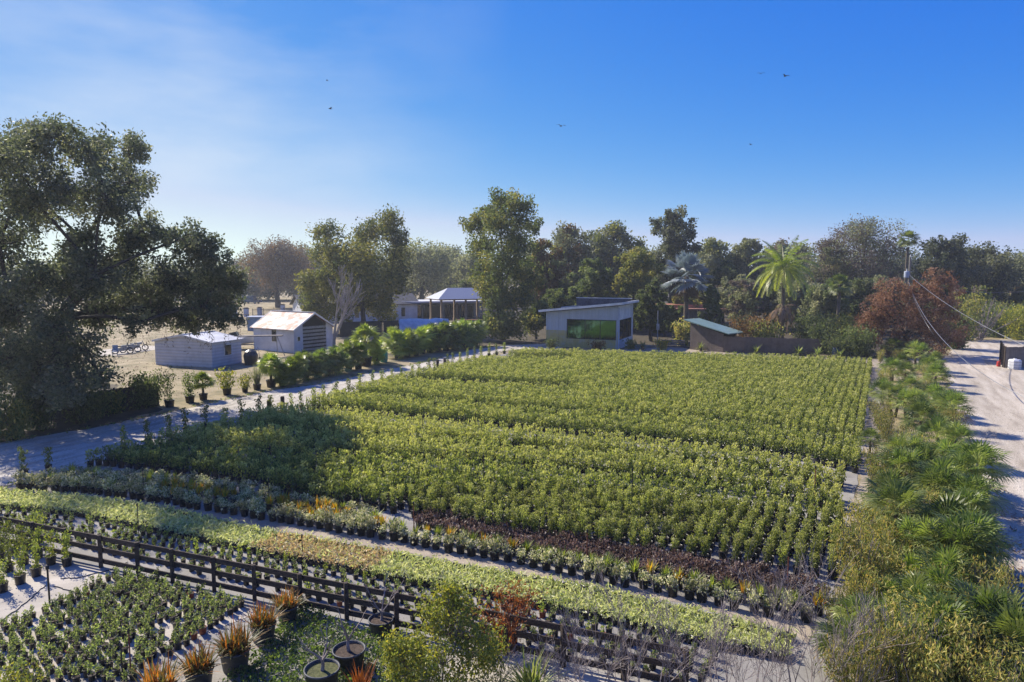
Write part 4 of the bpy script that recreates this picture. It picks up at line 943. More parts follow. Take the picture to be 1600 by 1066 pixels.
tree_px('round_oak', 'brownish round-topped oak behind the russet tree', 888, 130, 350, 40, 'olive', .2, 10000, .4, 10, leaf2='autumn', l2=.25)
tree_px('round_oak', 'dark olive oak rising above the steel studio', 955, 128, 349, 46, 'oak', .2, 12000, .4, 11, leaf2='green', l2=.3)
tree_px('dense_shrub_tree', 'dark round bushy tree above the studio roof', 925, 103, 400, 34, 'dark', .05, 10000, .32, 9)
tree_px('dense_shrub_tree', 'mid green rounded tree beside the dark bushy one above the studio', 990, 100, 388, 34, 'green', .08, 10000, .32, 9)
tree_px('tall_oak', 'tall sparse grey-green oak standing clear above the treeline', 1050, 118, 322, 33, 'oak', .3, 9000, .36, 11, leaf2='olive', l2=.3)
tree_px('dense_shrub_tree', 'dark narrow evergreen against the end of the steel studio', 1018, 86, 440, 24, 'dark', .02, 9000, .26, 7, shape='cyl')
tree_px('dense_shrub_tree', 'dark low evergreen filling the gap beside the studio', 1040, 92, 470, 22, 'dark', .02, 5000, .26, 5)
tree_px('dense_shrub_tree', 'dark evergreen hedge tree against the tallest tree and the studio', 838, 89, 470, 20, 'dark', .02, 5000, .26, 5)
tree_px('background_oak', 'olive oak in the treeline over the silver palm', 1110, 135, 370, 36, 'olive', .15, 9000, .42, 9, leaf2='green', l2=.3)
tree_px('background_oak', 'olive-brown oak in the treeline between silver palm and feather palm', 1165, 132, 371, 38, 'olive', .15, 9000, .42, 9)
tree_px('background_oak', 'brown-green oak in the treeline behind the feather palm crown', 1215, 138, 372, 40, 'olive', .15, 9000, .42, 9, leaf2='moss', l2=.3)
tree_px('grey_shrub_tree', 'grey twiggy small tree beside the feather palm trunk', 1160, 90, 432, 26, 'moss', .1, 5000, .26, 7, leaf2='olive', l2=.6, bare=.3)
tree_px('conifer', 'dark green conical tree behind the lean-to roof', 1113, 84, 445, 20, 'dark', .05, 6000, .26, 8, 'cone', leaf2='olive', l2=.3)
tree_px('background_oak', 'dark treeline oak filling in behind the conical tree', 1130, 112, 410, 34, 'dark', .05, 7000, .36, 8)
tree_px('bare_oak', 'large brownish half-bare oak highest over the rust-coloured cypress', 1345, 120, 338, 62, 'olive', .15, 22000, .25, 16, leaf2='moss', l2=.5, bare=.1, twigs=5)
tree_px('background_oak', 'grey-brown oak joining the half-bare oak on its palm side', 1290, 118, 372, 40, 'olive', .1, 14000, .27, 9, leaf2='moss', l2=.5, bare=.1)
tree_px('dense_shrub_tree', 'grey-green spreading shrubby tree beneath the half-bare oak', 1290, 95, 440, 34, 'olive', .04, 8000, .3, 8, leaf2='dark', l2=.4)
tree_px('dense_shrub_tree', 'dark green shrubby tree beside the rust-coloured cypress', 1345, 98, 430, 34, 'dark', .04, 8000, .3, 8, leaf2='olive', l2=.4)
tree_px('spreading_oak', 'dark rounded oak just past the power pole', 1470, 112, 368, 42, 'oak', .15, 11000, .36, 11)
tree_px('spreading_oak', 'wide olive oak with open limbs beyond the power pole', 1528, 116, 380, 52, 'oak', .25, 10000, .36, 12, leaf2='olive', l2=.6, tr=.55)
tree_px('spreading_oak', 'pale olive oak at the end of the treeline past the pole', 1588, 135, 392, 40, 'olive', .2, 9000, .4, 10)
tree_px('spreading_oak', 'low oak at the very end of the treeline', 1650, 128, 380, 50, 'olive', .2, 9000, .4, 10)
tree_px('bare_oak', 'russet and grey half-bare oak in the open yard', 435, 172, 372, 52, 'moss', .28, 13000, .36, 12, leaf2='autumn', l2=.4, bare=.15, twigs=5, tr=.6)
tree_px('background_oak', 'distant oak behind the russet half-bare oak', 480, 215, 378, 50, 'olive', .2, 6000, .6, 9, leaf2='moss', l2=.4)
tree_px('background_oak', 'distant olive oak at the edge of the great oak', 395, 225, 400, 42, 'olive', .15, 6000, .6, 9, leaf2='moss', l2=.4)
tree_px('spreading_oak', 'open-limbed olive oak behind the white house roof', 660, 165, 378, 48, 'olive', .35, 8000, .46, 11, tr=.6)
tree_px('background_oak', 'distant grey-green oak behind the metal pavilion', 705, 190, 382, 42, 'olive', .2, 7000, .5, 9, leaf2='oak', l2=.4)
tree_px('background_oak', 'distant oak between the green tree and the white house', 630, 200, 380, 36, 'oak', .2, 6000, .5, 8, leaf2='olive', l2=.4)
tree_px('background_oak', 'distant oak peeping out beside the tallest tree', 735, 175, 392, 30, 'olive', .2, 5000, .46, 8)
tree_px('dense_shrub_tree', 'dark undergrowth tree beyond the metal pavilion', 735, 145, 432, 24, 'dark', .05, 5000, .3, 7, leaf2='green', l2=.4)
for k, (px, d_, tp_, hw, lf) in enumerate(((300, 230, 405, 60, 'olive'), (190, 240, 398, 70, 'oak'), (80, 235, 402, 70, 'olive'), (-30, 230, 400, 70, 'oak'), (560, 240, 392, 60, 'oak'), (830, 200, 385, 50, 'olive'), (1010, 190, 385, 60, 'olive'), (1090, 185, 388, 50, 'oak'), (1250, 190, 384, 60, 'olive'), (1400, 180, 385, 60, 'oak'), (1500, 185, 392, 60, 'olive'), (1720, 170, 385, 80, 'oak'), (920, 180, 380, 60, 'oak'))):
    lb = ['behind the great oak, nearest the yard', 'behind the great oak, second from the yard', 'behind the great oak trunk', 'behind the outer limbs of great oak', 'behind the broad green tree', 'behind the tallest tree', 'behind the tall sparse oak, studio side', 'behind the tall sparse oak, palm side', 'behind the feather palm', 'behind the cabbage palm', 'behind the wide open-limbed oak', 'past the end of the drive', 'behind the dark olive oak over the studio'][k].replace('nearest', 'first from')
    lb = lb.replace('first from the yard', 'closing the view past the yard')
    tree_px('distant_tree', f'distant dull green treeline oak {lb}', px, d_, tp_, hw, lf, .05, 5500, .62, 9, group='distant treeline oaks')

# bare white tree by the rusty shed
t = thing('bare_tree', 'bare pale-limbed dead tree in front of the slatted shed end', 'tree', G(522, 548), 0)
mb = MB(); twig_tree(mb, (0, 0, 0), (0, 0, 1), 3.3, .20, 5, .55, 3, minr=.022); part('trunk', mb.mesh('bare_trunk', M['paleb']), t)

# rust-coloured cypress behind the pole
b = base_at(1420, 71); s_ = 71 / FOC
rb = [(s_ * (x - 1420), dy, max(.6, D(800, y, 71)[2]), s_ * r * 1.12) for x, y, r, dy in ((1428, 462, 20, 0), (1450, 438, 18, 0), (1470, 448, 18, 0), (1395, 458, 24, 0), (1475, 462, 22, 0), (1365, 478, 24, -1), (1430, 480, 32, -1.2), (1395, 505, 28, -1), (1460, 500, 30, -1), (1360, 505, 22, 0), (1490, 510, 22, .5), (1425, 525, 28, -1.2), (1475, 535, 24, 0), (1385, 535, 22, -.5))]
crown_tree('rust_cypress', 'wide rust-brown feathery cypress behind the power pole', b, 9.5, rb, 'rust', .30, 17000, .34, .28, fork=.25, cl_per=30, sig=.14, leaf2='straw', l2=.14, shell=.55)
def bush(name, label, px, py, s, leaf, h=2.0, w=1.2, n=1500, size=.2, cat='bush', **k):
    g = G(px, py); t = thing(name, label, cat, (g[0], g[1], 0), rng.uniform(0, 6)); part('stem', stems_mesh(8, h * .9, w * .8, .02).mesh('bush_stem', M['bark']), t)
    part('foliage', stem_foliage(18, h, w, n, size, k.pop('asp', .5), z0=.1, fluff=w * .22).mesh('bush_foliage', M[leaf]), t)
for a_ in (('bush', 'orange-flecked green croton bush beside the lean-to', 1172, 548, 1, 'autumn', 4.0, 2.2, 2600, .28), ('bush', 'green leafy bush behind the reed fence under the orange croton', 1195, 549, 1, 'green', 3.4, 2.0, 2200, .28),
           ('bush', 'dark rounded bush behind the reed fence beside dead fronds', 1262, 548, 1, 'dark', 4.2, 2.2, 3600, .25), ('bush', 'dark bush over the end of the reed fence', 1284, 552, 1, 'dark', 3.2, 1.7, 2400, .25),
           ('bush', 'bright green bush past the end of the reed fence', 1322, 548, 1, 'green', 4.0, 2.2, 3000, .25), ('bush', 'dark green bush at the hedge end by the field corner', 1345, 556, 1, 'dark', 3.0, 2.0, 2600, .25), ('bush', 'low dark bush next to the blue barrel', 1308, 558, 1, 'dark', 2.2, 1.6, 2000, .22),
           ('bush', 'dark green clipped bush beside the drive entrance', 1490, 545, 1, 'dark', 4.2, 2.4, 3600, .26), ('bush', 'bright green bush behind the clipped bush at the drive entrance', 1502, 532, 1, 'green', 6.0, 2.4, 3000, .28), ('bush', 'dark bush across the drive entrance', 1556, 527, 1, 'dark', 4.5, 2.6, 3000, .28),
           ('bush', 'yellow-green bush behind the wooden gate', 1592, 531, 1, 'yellow', 4.5, 2.4, 2600, .3), ('bush', 'green bush between the twiggy bush and wooden gate', 1575, 524, 1, 'green', 4.5, 2.4, 2600, .3),
           ('bush', 'rust-orange bush far behind the wooden gate', 1598, 500, 1, 'autumn', 6.5, 3.4, 2600, .4), ('bush', 'small orange bush in front of the far terracotta wall', 1524, 498, 1, 'rustg', 4.0, 2.0, 1500, .35),
           ('bush', 'small bush at the corner of the steel studio', 862, 547, 1, 'dark', 1.2, .8, 700, .18), ('bush', 'low orange and green clump under the studio window', 933, 549, 1, 'autumn', 1.1, .9, 700, .18),
           ('bush', 'low green clump beyond the studio corner', 985, 546, 1, 'green', 1.0, .9, 600, .2), ('bush', 'little yellow clump by the wooden boards', 1034, 547, 1, 'croton', 1.2, .9, 600, .18), ('bush', 'yellowing drooping bush against the lean-to wall', 1066, 541, 1, 'hedge', 3.2, 1.2, 1500, .28)):
    bush(*a_)
# twiggy grey vase bush and dead fronds
t = thing('twiggy_bush', 'leafless grey vase-shaped bush beside the drive entrance', 'bush', (*G(1530, 531)[:2], 0)); mb = MB()
for _ in range(26): twig_tree(mb, rng.normal(size=3) * [.2, .2, 0], unit(rng.normal(size=3) * [.5, .5, 0] + [0, 0, 1]), 3.2, .05, 1, .35, 3, minr=.018)
part('stem', mb.mesh('twiggy_stem', M['greyb']), t)

# cycads along the reed fence
fol_cyc = blades(46, 1.1, .13, .25, .1, (10, 80), .8).mesh('cycad_fronds', M['palm'])
cb = MB(); cb.lathe([(.16, 0), (.17, .2), (.10, .34), (.001, .36)], 8); cyc_t = cb.mesh('cycad_trunk', M['palmt'])
for x, y, l in ((1095, 549, 'cycad at the corner of the lean-to wall'), (1182, 554, 'cycad halfway along the reed fence'), (1248, 556, 'first of the dark cycads near the end of the reed fence'), (1277, 558, 'second dark cycad at the end of the reed fence'), (1312, 561, 'third dark cycad by the blue barrel'), (1004, 547, 'low cycad beyond the studio corner')):
    t = thing('cycad', l, 'cycad', G(x, y), rng.uniform(0, 6), 'cycads in front of the reed fence'); part('trunk', cyc_t, t); part('fronds', fol_cyc, t)

# feather palm
def feather_frond(mb, c, az, el, L, leaf=.42, mi=0, bend=1.5, n=46, rnd=.5, hang=.9):
    d = np.array([math.cos(az) * math.cos(el), math.sin(az) * math.cos(el), math.sin(el)]); p = c.copy(); s = np.array([-math.sin(az), math.cos(az), 0]); pts = [p.copy()]
    for k in range(n):
        d = unit(d + np.array([0, 0, -bend / n])); p = p + d * L / n; pts.append(p.copy())
        if k > 4:
            u = np.cross(s, d)
            for sg in (-1, 1):
                l = leaf * math.sin(math.pi * min(1, (k + 4) / (n + 3))) ** .5 * rng.uniform(.85, 1.1); e = unit(s * sg + d * .6 - np.array([0, 0, hang * rng.uniform(.5, 1)]))
                ww = d * .05; mb.add([p, p + e * l * .5 + ww, p + e * l, p + e * l * .5 - ww], [[0, 1, 2, 3]], mi, [np.clip(rnd + rng.normal() * .15, 0, 1)])
    mb.tube(pts[::6], np.linspace(.035, .008, len(pts[::6])), 4, mi, cap=False)
b = base_at(1222, 80); h = toph(420, 80)
t = thing('feather_palm', 'tall feather palm with arching yellow-green fronds above the reed fence', 'palm', b)
mb = MB(); mb.tube([(0, 0, 0), (.1, 0, h * .5), (0, 0, h)], [.24, .19, .16], 10); part('trunk', mb.mesh('feather_trunk', M['palmt']), t)
mb = MB()
for i in range(32):
    feather_frond(mb, np.array([0, 0, h]), i * 2.4 + .4, RAD(80 - 82 * (i / 31) ** .9), 5.0 * rng.uniform(.85, 1.05), .85, 0, 2.5 - .8 * (1 - i / 31), rnd=.1 + .8 * i / 31, n=40)
part('fronds', mb.mesh('feather_fronds', M['palmy']), t)
t = thing('dead_palm', 'dead palm with drooping pinkish-brown fronds below the feather palm', 'palm', base_at(1224, 77)); mb = MB()
h2 = toph(478, 77); mb.tube([(0, 0, 0), (0, 0, h2)], [.2, .17], 9); part('trunk', mb.mesh('dead_trunk', M['palmt']), t); mb = MB()
for i in range(24): feather_frond(mb, np.array([0, 0, h2 - rng.uniform(0, .8)]), i * 2.4 + rng.uniform(-.7, .7), RAD(rng.uniform(-45, 60)), rng.uniform(1.8, 3.3), .5, 0, rng.uniform(2.5, 4.5), rnd=rng.uniform(.2, .8), n=26)
part('fronds', mb.mesh('dead_fronds', M['straw']), t)
# silver fan palm
b = base_at(1072, 88); h = toph(432, 88); t = thing('silver_palm', 'silver-blue fan palm with tan hanging dead fans behind the lean-to', 'palm', b)
mb = MB(); mb.tube([(0, 0, 0), (0, 0, h)], [.34, .26], 10); part('trunk', mb.mesh('silver_trunk', M['palmt']), t)
part('fronds', fan_crown(30, 3.6, h, ((0, 0),), 18, .26, -35, 84, droop=.12, stalk=.5).mesh('silver_fronds', M['silver']), t)
mb = MB()
for i in range(10):
    az = i * .63; c = np.array([math.cos(az) * .8, math.sin(az) * .8, h - .9 - rng.uniform(0, .8)]); fan(mb, c, unit(np.array([math.cos(az) * .5, math.sin(az) * .5, -1.0])), unit(np.array([math.cos(az), math.sin(az), .4])), 1.7, 11, RAD(50), .2, 0, .4, .1)
part('dead_fans', mb.mesh('silver_dead_fans', M['straw']), t)
# cabbage palms
for px, d_, tp_, l in ((1413, 105, 372, 'dark cabbage palm showing above the power pole'), (1310, 92, 428, 'small pale fan palm among the grey-green shrubs')):
    b = base_at(px, d_); h = toph(tp_, d_) - 1.4; t = thing('cabbage_palm', l, 'palm', b); mb = MB(); mb.tube([(0, 0, 0), (0, 0, h)], [.26, .2], 9); part('trunk', mb.mesh('cabbage_trunk', M['palmt']), t)
    part('fronds', fan_crown(34, 1.9, h, ((0, 0),), 13, .14, -40, 84, droop=.3).mesh('cabbage_fronds', M['palm']), t)

# ---- big bushes close to the camera
g = G(688, 1085); t = thing('yellow_green_bush', 'large loose yellow-green bush rising in front of the board fence', 'bush', (g[0], g[1], 0)); mb, tips = MB(), []
bl = [(x_ * 1.0, y_, z_ * .95, r_ * .82) for x_, y_, z_, r_ in ((-.1, .2, 1.75, .42), (.45, .1, 1.7, .45), (-.55, 0, 1.1, .5), (.8, 0, 1.25, .45), (.1, -.2, 1.2, .55), (-.3, -.3, .6, .5), (.5, -.3, .7, .55), (-.75, .1, .55, .4), (.95, .2, .8, .35), (.15, .3, 2.05, .28), (-.9, -.1, 1.05, .28))]
P = []; 
for x_, y_, z_, r_ in bl:
    cc = unit(rng.normal(size=(26, 3))) * r_ * rng.uniform(.4, 1.1, (26, 1)) + [x_, y_, z_]
    for q in cc:
        mb.tube([(x_ * .2, y_ * .2, 0.05), np.array([x_ * .7, y_ * .7, z_ * .6]), q], [.012, .008, .003], 3, cap=False); P.append(q + rng.normal(size=(32, 3)) * .11)
P = np.concatenate(P); part('stem', mb.mesh('yellow_bush_stem', M['greyb']), t)
mb = MB(); tint = np.clip((P[:, 2] / 2.2) * .5 + .55 * rng.random(len(P)), 0, 1); part('foliage', add_leaves(mb, P, .072, .55, 0, rng.random(len(P)) ** 1.1, dirs=rng.normal(size=P.shape) + [0, 0, .5]).mesh('yellow_bush_foliage', M['yellow']), t)

g = G(797, 1012); t = thing('rust_bush', 'rust-red twiggy bush with orange grassy base in front of the fence', 'bush', (g[0], g[1], 0)); mb, tips = MB(), []
for _ in range(22): twig_tree(mb, rng.normal(size=3) * [.2, .15, 0], unit(rng.normal(size=3) * [.35, .35, 0] + [0, 0, 1]), .62, .012, 2, .5, 3, tips=tips, minr=.003)
part('stem', mb.mesh('rust_stem', M['rustst']), t)
P = np.concatenate([q[0] + rng.normal(size=(5, 3)) * .07 for q in tips]); part('foliage', add_leaves(MB(), P, .075, .4).mesh('rust_foliage', M['rustg']), t)
part('grassy_base', blades(90, .9, .02, 0, .3, (60, 88), .4).mesh('rust_grass', M['rustg']), t, loc=(-.2, -.1, 0))
g = G(830, 1082); t = thing('strappy_clump', 'dark green strappy clump at the bottom edge among bare twigs', 'plant', (g[0], g[1], 0)); part('foliage', blades(150, .95, .035, 0, .15, (15, 85), .7).mesh('clump_blades', M['palm']), t)
g = G(30, 1090); t = thing('yellow_corner_bush', 'low yellow and orange shrub in the bottom corner beside seedlings', 'shrub', (g[0], g[1], 0)); part('foliage', stem_foliage(14, .55, .55, 900, .08, .5, z0=.05, fluff=.12).mesh('corner_foliage', M['yellow']), t); part('stem', stems_mesh(8, .5, .5, .01).mesh('corner_stem', M['greyb']), t)
g = G(720, 1100); t = thing('grey_weedy_shrub', 'grey-green weedy shrub at the foot of the yellow-green bush', 'shrub', (g[0] + .5, g[1] + .3, 0)); part('foliage', stem_foliage(14, .6, .6, 900, .06, .4, z0=.05, fluff=.12).mesh('weedy_foliage', M['olive']), t)
# leafless saplings rising through the lower edge
sap = [(880, 1100, 1.35, .7), (930, 1110, 1.6, .6), (975, 1120, 2.3, .5), (1030, 1105, 1.7, .7), (1085, 1120, 2.4, .55), (1130, 1105, 1.8, .7), (1180, 1120, 2.6, .5), (1235, 1115, 3.0, .5), (1285, 1110, 2.4, .6), (1340, 1125, 2.6, .5), (905, 1075, 1.0, .9), (1000, 1085, 1.1, .9), (1060, 1080, 1.1, .9), (1110, 1085, 1.2, .9), (1160, 1085, 1.2, .9), (1215, 1080, 1.2, .9), (1265, 1085, 1.2, .8), (1410, 1125, 2.0, .5), (850, 1060, .8, .9), (950, 1070, 1.0, .9), (780, 1075, .9, .8)]
sap.sort()
for k, (x, y, h, sp) in enumerate(sap):
    g = G(x, y); t = thing('bare_sapling', f'leafless grey twiggy sapling, {nth(k + 1)} from the rust-red bush toward the palm hedge', 'sapling', (g[0], g[1], 0), rng.uniform(0, 6), 'leafless saplings along the bottom edge')
    mb = MB()
    for _ in range(2 if h > 1.5 else 4): twig_tree(mb, (0, 0, 0), unit(rng.normal(size=3) * [.25, .25, 0] + [0, 0, 1]), h * .42, .016 if h > 1.5 else .010, 3 if h < 1.5 else 4, sp, 3, minr=.0034, taper=.6)
    part('trunk', mb.mesh('sapling_twigs', M['greyb']), t)
# undergrowth between the trunks of the treeline
for k, (px, d_, tp_, hw, lf) in enumerate(((900, 112, 425, 36, 'dark'), (950, 110, 430, 34, 'olive'), (1000, 114, 425, 34, 'dark'), (1090, 104, 440, 32, 'green'), (1150, 106, 430, 34, 'olive'), (1200, 104, 436, 32, 'dark'), (1250, 100, 440, 34, 'olive'), (1310, 104, 432, 34, 'dark'), (1380, 100, 432, 34, 'olive'), (1440, 98, 440, 34, 'dark'), (1500, 104, 446, 34, 'green'), (1545, 125, 430, 30, 'olive'), (1610, 112, 440, 34, 'dark'), (860, 118, 405, 34, 'olive'), (1070, 122, 405, 34, 'dark'))):
    lb = ['behind the studio roof', 'behind the studio roof, second along', 'at the studio end by the tall sparse oak', 'under the silver palm', 'behind the grey twiggy tree', 'behind the feather palm trunk', 'behind the dead palm', 'under the half-bare oak', 'behind the rust cypress', 'at the power pole side of the cypress', 'behind the bright green entrance bush', 'below the open-limbed oak', 'behind the plank fence', 'between tallest tree and studio', 'between tall sparse oak and silver palm'][k]
    tree_px('understory_tree', f'shrubby {dict(dark="dark green", olive="olive grey", green="bright green")[lf]} understory tree {lb}', px, d_, tp_, hw, lf, .03, 6500, .36, 7, group='understory trees in the treeline', leaf2='moss' if k % 3 == 1 else 'olive', l2=.3)

for k, (px, d_, tp_, hw, lf) in enumerate(((385, 215, 418, 34, 'olive'), (420, 225, 420, 34, 'dark'), (460, 220, 416, 36, 'olive'), (500, 225, 420, 36, 'dark'), (545, 220, 414, 36, 'olive'), (600, 215, 416, 36, 'dark'), (640, 210, 412, 36, 'olive'), (690, 205, 414, 36, 'dark'), (730, 200, 412, 34, 'olive'), (340, 225, 418, 36, 'dark'), (260, 230, 420, 46, 'olive'), (150, 230, 420, 46, 'dark'), (40, 230, 420, 46, 'olive'))):
    lb = ['at the edge of the great oak', 'behind the half-bare oak, oak side', 'behind the half-bare oak trunk', 'behind the half-bare oak, shed side', 'behind the broad green tree', 'behind the white house end', 'behind the white house roof', 'behind the pavilion', 'beside the tallest tree', 'seen through the great oak by the dark car', 'seen through the great oak over the lap-sided shed', 'seen through the middle of great oak', 'seen through the outer limbs of great oak'][k]
    tree_px('understory_tree', f'low far {"olive" if lf == "olive" else "dark green"} yard-edge tree {lb}', px, d_, tp_, hw, lf, .03, 5000, .62, 7, group='low trees closing the far yard', leaf2='olive', l2=.3)
# ================================================================ buildings and other built things
def frame2(o, ex):
    """local frame: origin o (ground), x axis along ex (2d) ; returns Empty rotation"""
    ex = unit(np.array(ex)[:2]); return math.atan2(ex[1], ex[0])

# ---- steel-clad studio
o = G(853, 541); e = G(966, 546); t = thing('steel_studio', 'steel-clad studio with slanted roof and long green window at the field end', 'building', (o[0], o[1], 0), frame2(o, e - o))
L = np.linalg.norm(e - o); W = 7.0; hl, hr = 4.0, 4.9
side = G(993, 538)
mb = MB(); s = .0
x0, x1, z0, z1 = L * .30, L * .965, 1.05, 3.25                    # window opening
band = 1.95
def hz(x): return hl + (hr - hl) * x / L
def wallpoly(mb, pts, mi): mb.poly([(x, 0, z) for x, z in pts], mi)
wallpoly(mb, [(0, band), (x0, band), (x0, hz(x0)), (0, hl)], 0); wallpoly(mb, [(0, 0), (x0, 0), (x0, band), (0, band)], 1)
wallpoly(mb, [(x0, z1), (x1, z1), (x1, hz(x1)), (x0, hz(x0))], 0); wallpoly(mb, [(x0, 0), (x1, 0), (x1, z0), (x0, z0)], 1)
wallpoly(mb, [(x1, 0), (L, 0), (L, hr), (x1, hz(x1))], 0)
for xx in np.arange(.22, L, .44):                                 # standing ribs, stopped at the window
    for za, zb_ in (((0, hz(xx)),) if not x0 - .05 < xx < x1 + .05 else ((0, z0 - .03), (z1 + .03, hz(xx)))):
        zs = [za, band, zb_] if za < band < zb_ else [za, zb_]
        for q in range(len(zs) - 1): mb.box((xx, -.02, (zs[q] + zs[q + 1]) / 2), (.07, .04, zs[q + 1] - zs[q]), 0, 1 if zs[q + 1] <= band + .01 else 0)
part('wall', mb.mesh('studio_front', [M['clad'], M['cladY']]), t, 'steel wall with yellow-stained lower half')
mb = MB(); wy0, wy1 = .5, W - .9
def sidepoly(pts): mb.poly([(L, y, z) for y, z in pts], 0)
sidepoly([(0, 0), (W, 0), (W, z0), (0, z0)]); sidepoly([(0, z1), (W, z1), (W, hr), (0, hr)]); sidepoly([(0, z0), (wy0, z0), (wy0, z1), (0, z1)]); sidepoly([(wy1, z0), (W, z0), (W, z1), (wy1, z1)])
mb.poly([(0, W, 0), (0, 0, 0), (0, 0, hl), (0, W, hl)]); mb.poly([(L, W, 0), (0, W, 0), (0, W, hl), (L, W, hr)])
part('side_wall', mb.mesh('studio_side', M['cream_trim']), t)
win = part('window', MB().box(((x0 + x1) / 2, .06, z0 - .0), (x1 - x0 + .1, .14, .07)).box(((x0 + x1) / 2, .06, z1), (x1 - x0 + .1, .14, .07)).box((x0, .06, (z0 + z1) / 2), (.07, .13, z1 - z0 - .08)).box((x1, .06, (z0 + z1) / 2), (.07, .13, z1 - z0 - .08)).box((x0 + (x1 - x0) * .37, .06, (z0 + z1) / 2), (.06, .11, z1 - z0 - .08)).box((x0 + (x1 - x0) * .68, .06, (z0 + z1) / 2), (.06, .11, z1 - z0 - .08)).mesh('studio_window_frame', M['iron']), t)
part('pane', MB().box(((x0 + x1) / 2, .09, (z0 + z1) / 2), (x1 - x0 - .08, .02, z1 - z0 - .08)).mesh('studio_pane', M['greenglass']), win)
win = part('window', MB().box((L - .05, (wy0 + wy1) / 2, z0), (.12, wy1 - wy0, .07)).box((L - .05, (wy0 + wy1) / 2, z1), (.12, wy1 - wy0, .07)).box((L - .05, wy0 + (wy1 - wy0) * .33, (z0 + z1) / 2), (.1, .07, z1 - z0 - .08)).box((L - .05, wy0 + (wy1 - wy0) * .66, (z0 + z1) / 2), (.1, .07, z1 - z0 - .08)).mesh('studio_side_frame', M['iron']), t)
part('pane', MB().box((L - .08, (wy0 + wy1) / 2, (z0 + z1) / 2), (.02, wy1 - wy0, z1 - z0 - .08)).mesh('studio_side_pane', M['glass']), win)
def rz_(x): return hl + .08 + (hr - hl) * x / L
mb = MB(); a_, b_, c_, d_ = (-.7, -.6), (L + .5, -.6), (L + .5, W + .4), (-.7, W + .4)
top = [np.array([x, y, rz_(x) + .18]) for x, y in (a_, b_, c_, d_)]; bot = [p - [0, 0, .18] for p in top]
mb.add(top + bot, [[0, 1, 2, 3], [7, 6, 5, 4], [0, 4, 5, 1], [1, 5, 6, 2], [2, 6, 7, 3], [3, 7, 4, 0]], 0)
rf = part('roof', mb.mesh('studio_roof', M['studioroof']), t)
mb = MB()
for p, q in ((0, 1), (2, 3)): mb.beam(top[p] + [0, (-.05 if p == 0 else .05), -.02], top[q] + [0, (-.05 if p == 0 else .05), -.02], .09, .26)
mb.beam(top[1] + [.05, -.09, -.02], top[2] + [.05, .09, -.02], .09, .26)
part('fascia', mb.mesh('studio_fascia', M['cream_trim']), rf)
mb = MB(); mb.box((L * .62, W * .80, 5.05), (L * .76, .12, .95)); mb.box((L * .24 - .06, W * .93, 5.0), (.12, W * .30, .9)); pr_ = part('parapet', mb.mesh('studio_parapet', M['studioroof']), t); part('cap', MB().box((L * .62, W * .80, 5.56), (L * .80, .26, .08)).mesh('parapet_cap', M['cream_trim']), pr_)
mb = MB(); mb.box((L + .045, -.045, hr / 2 - .1), (.09, .09, hr - .2)); part('corner_post', mb.mesh('studio_post', M['bluewhite']), t)

# ---- shed with rusted roof: gable over the side facing the road
def gable_shed(name, label, cat, corner, left, right, eave, peak, wallm, roofm, overh=.25):
    """corner: near corner; ridge runs parallel to corner->left; gable faces along corner->right"""
    o = corner; ex = unit((left - corner)[:2]); L = np.linalg.norm((left - corner)[:2]); Wd = np.linalg.norm((right - corner)[:2])
    t = thing(name, label, cat, (o[0], o[1], 0), math.atan2(ex[1], ex[0])); sg = np.sign(np.cross(ex, unit((right - corner)[:2])))
    y = lambda v: sg * v
    mb = MB(); mb.poly([(0, 0, 0), (L, 0, 0), (L, 0, eave), (0, 0, eave)]); mb.poly([(0, y(Wd), 0), (L, y(Wd), 0), (L, y(Wd), eave), (0, y(Wd), eave)])
    mb.poly([(L, 0, 0), (L, y(Wd), 0), (L, y(Wd), eave), (L, y(Wd / 2), peak), (L, 0, eave)])
    mr = MB(); th = .07
    for s0 in (0, 1):
        ya = -overh if s0 == 0 else Wd + overh; za = eave - overh * (peak - eave) / (Wd / 2)
        V = [(-overh, y(ya), za + .03), (L + overh, y(ya), za + .03), (L + overh, y(Wd / 2), peak + .03), (-overh, y(Wd / 2), peak + .03)]
        V2 = [(a, b, c + th) for a, b, c in V]
        mr.add(V + V2, [[0, 1, 2, 3], [7, 6, 5, 4], [0, 4, 5, 1], [1, 5, 6, 2], [3, 2, 6, 7], [0, 3, 7, 4]])
    rf = part('roof', mr.mesh(name + '_roof', roofm), t)
    mb_trim = MB()
    for xx in (-overh - .03, L + overh + .03):
        for s0 in (0, 1):
            ya = -overh if s0 == 0 else Wd + overh; za = eave - overh * (peak - eave) / (Wd / 2); mb_trim.beam((xx, y(ya), za + .04), (xx, y(Wd / 2), peak + .04), .05, .17)
    mb_trim.beam((-overh, y(Wd / 2), peak + .13), (L + overh, y(Wd / 2), peak + .13), .25, .05)
    part('roof_trim', mb_trim.mesh(name + '_trim', M['cream_trim']), rf)
    return t, mb, L, Wd, y
t, mb, L, Wd, y = gable_shed('rusty_shed', 'white shed with rust-streaked metal roof and open slatted end', 'shed', G(460, 552), G(397, 546), G(531, 546), 2.55, 4.15, M['white'], M['rustroof'])
mb.poly([(0, 0, 0), (0, y(Wd * .22), 0), (0, y(Wd * .22), 2.55 + .70), (0, 0, 2.55)]); mb.poly([(0, y(Wd * .82), 0), (0, y(Wd), 0), (0, y(Wd), 2.55), (0, y(Wd * .82), 3.1)])
part('wall', mb.mesh('rusty_shed_wall', M['white']), t)
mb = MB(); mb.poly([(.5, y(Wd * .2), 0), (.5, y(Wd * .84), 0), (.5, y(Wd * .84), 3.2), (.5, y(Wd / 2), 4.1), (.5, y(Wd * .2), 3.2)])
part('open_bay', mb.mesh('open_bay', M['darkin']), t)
mb = MB()
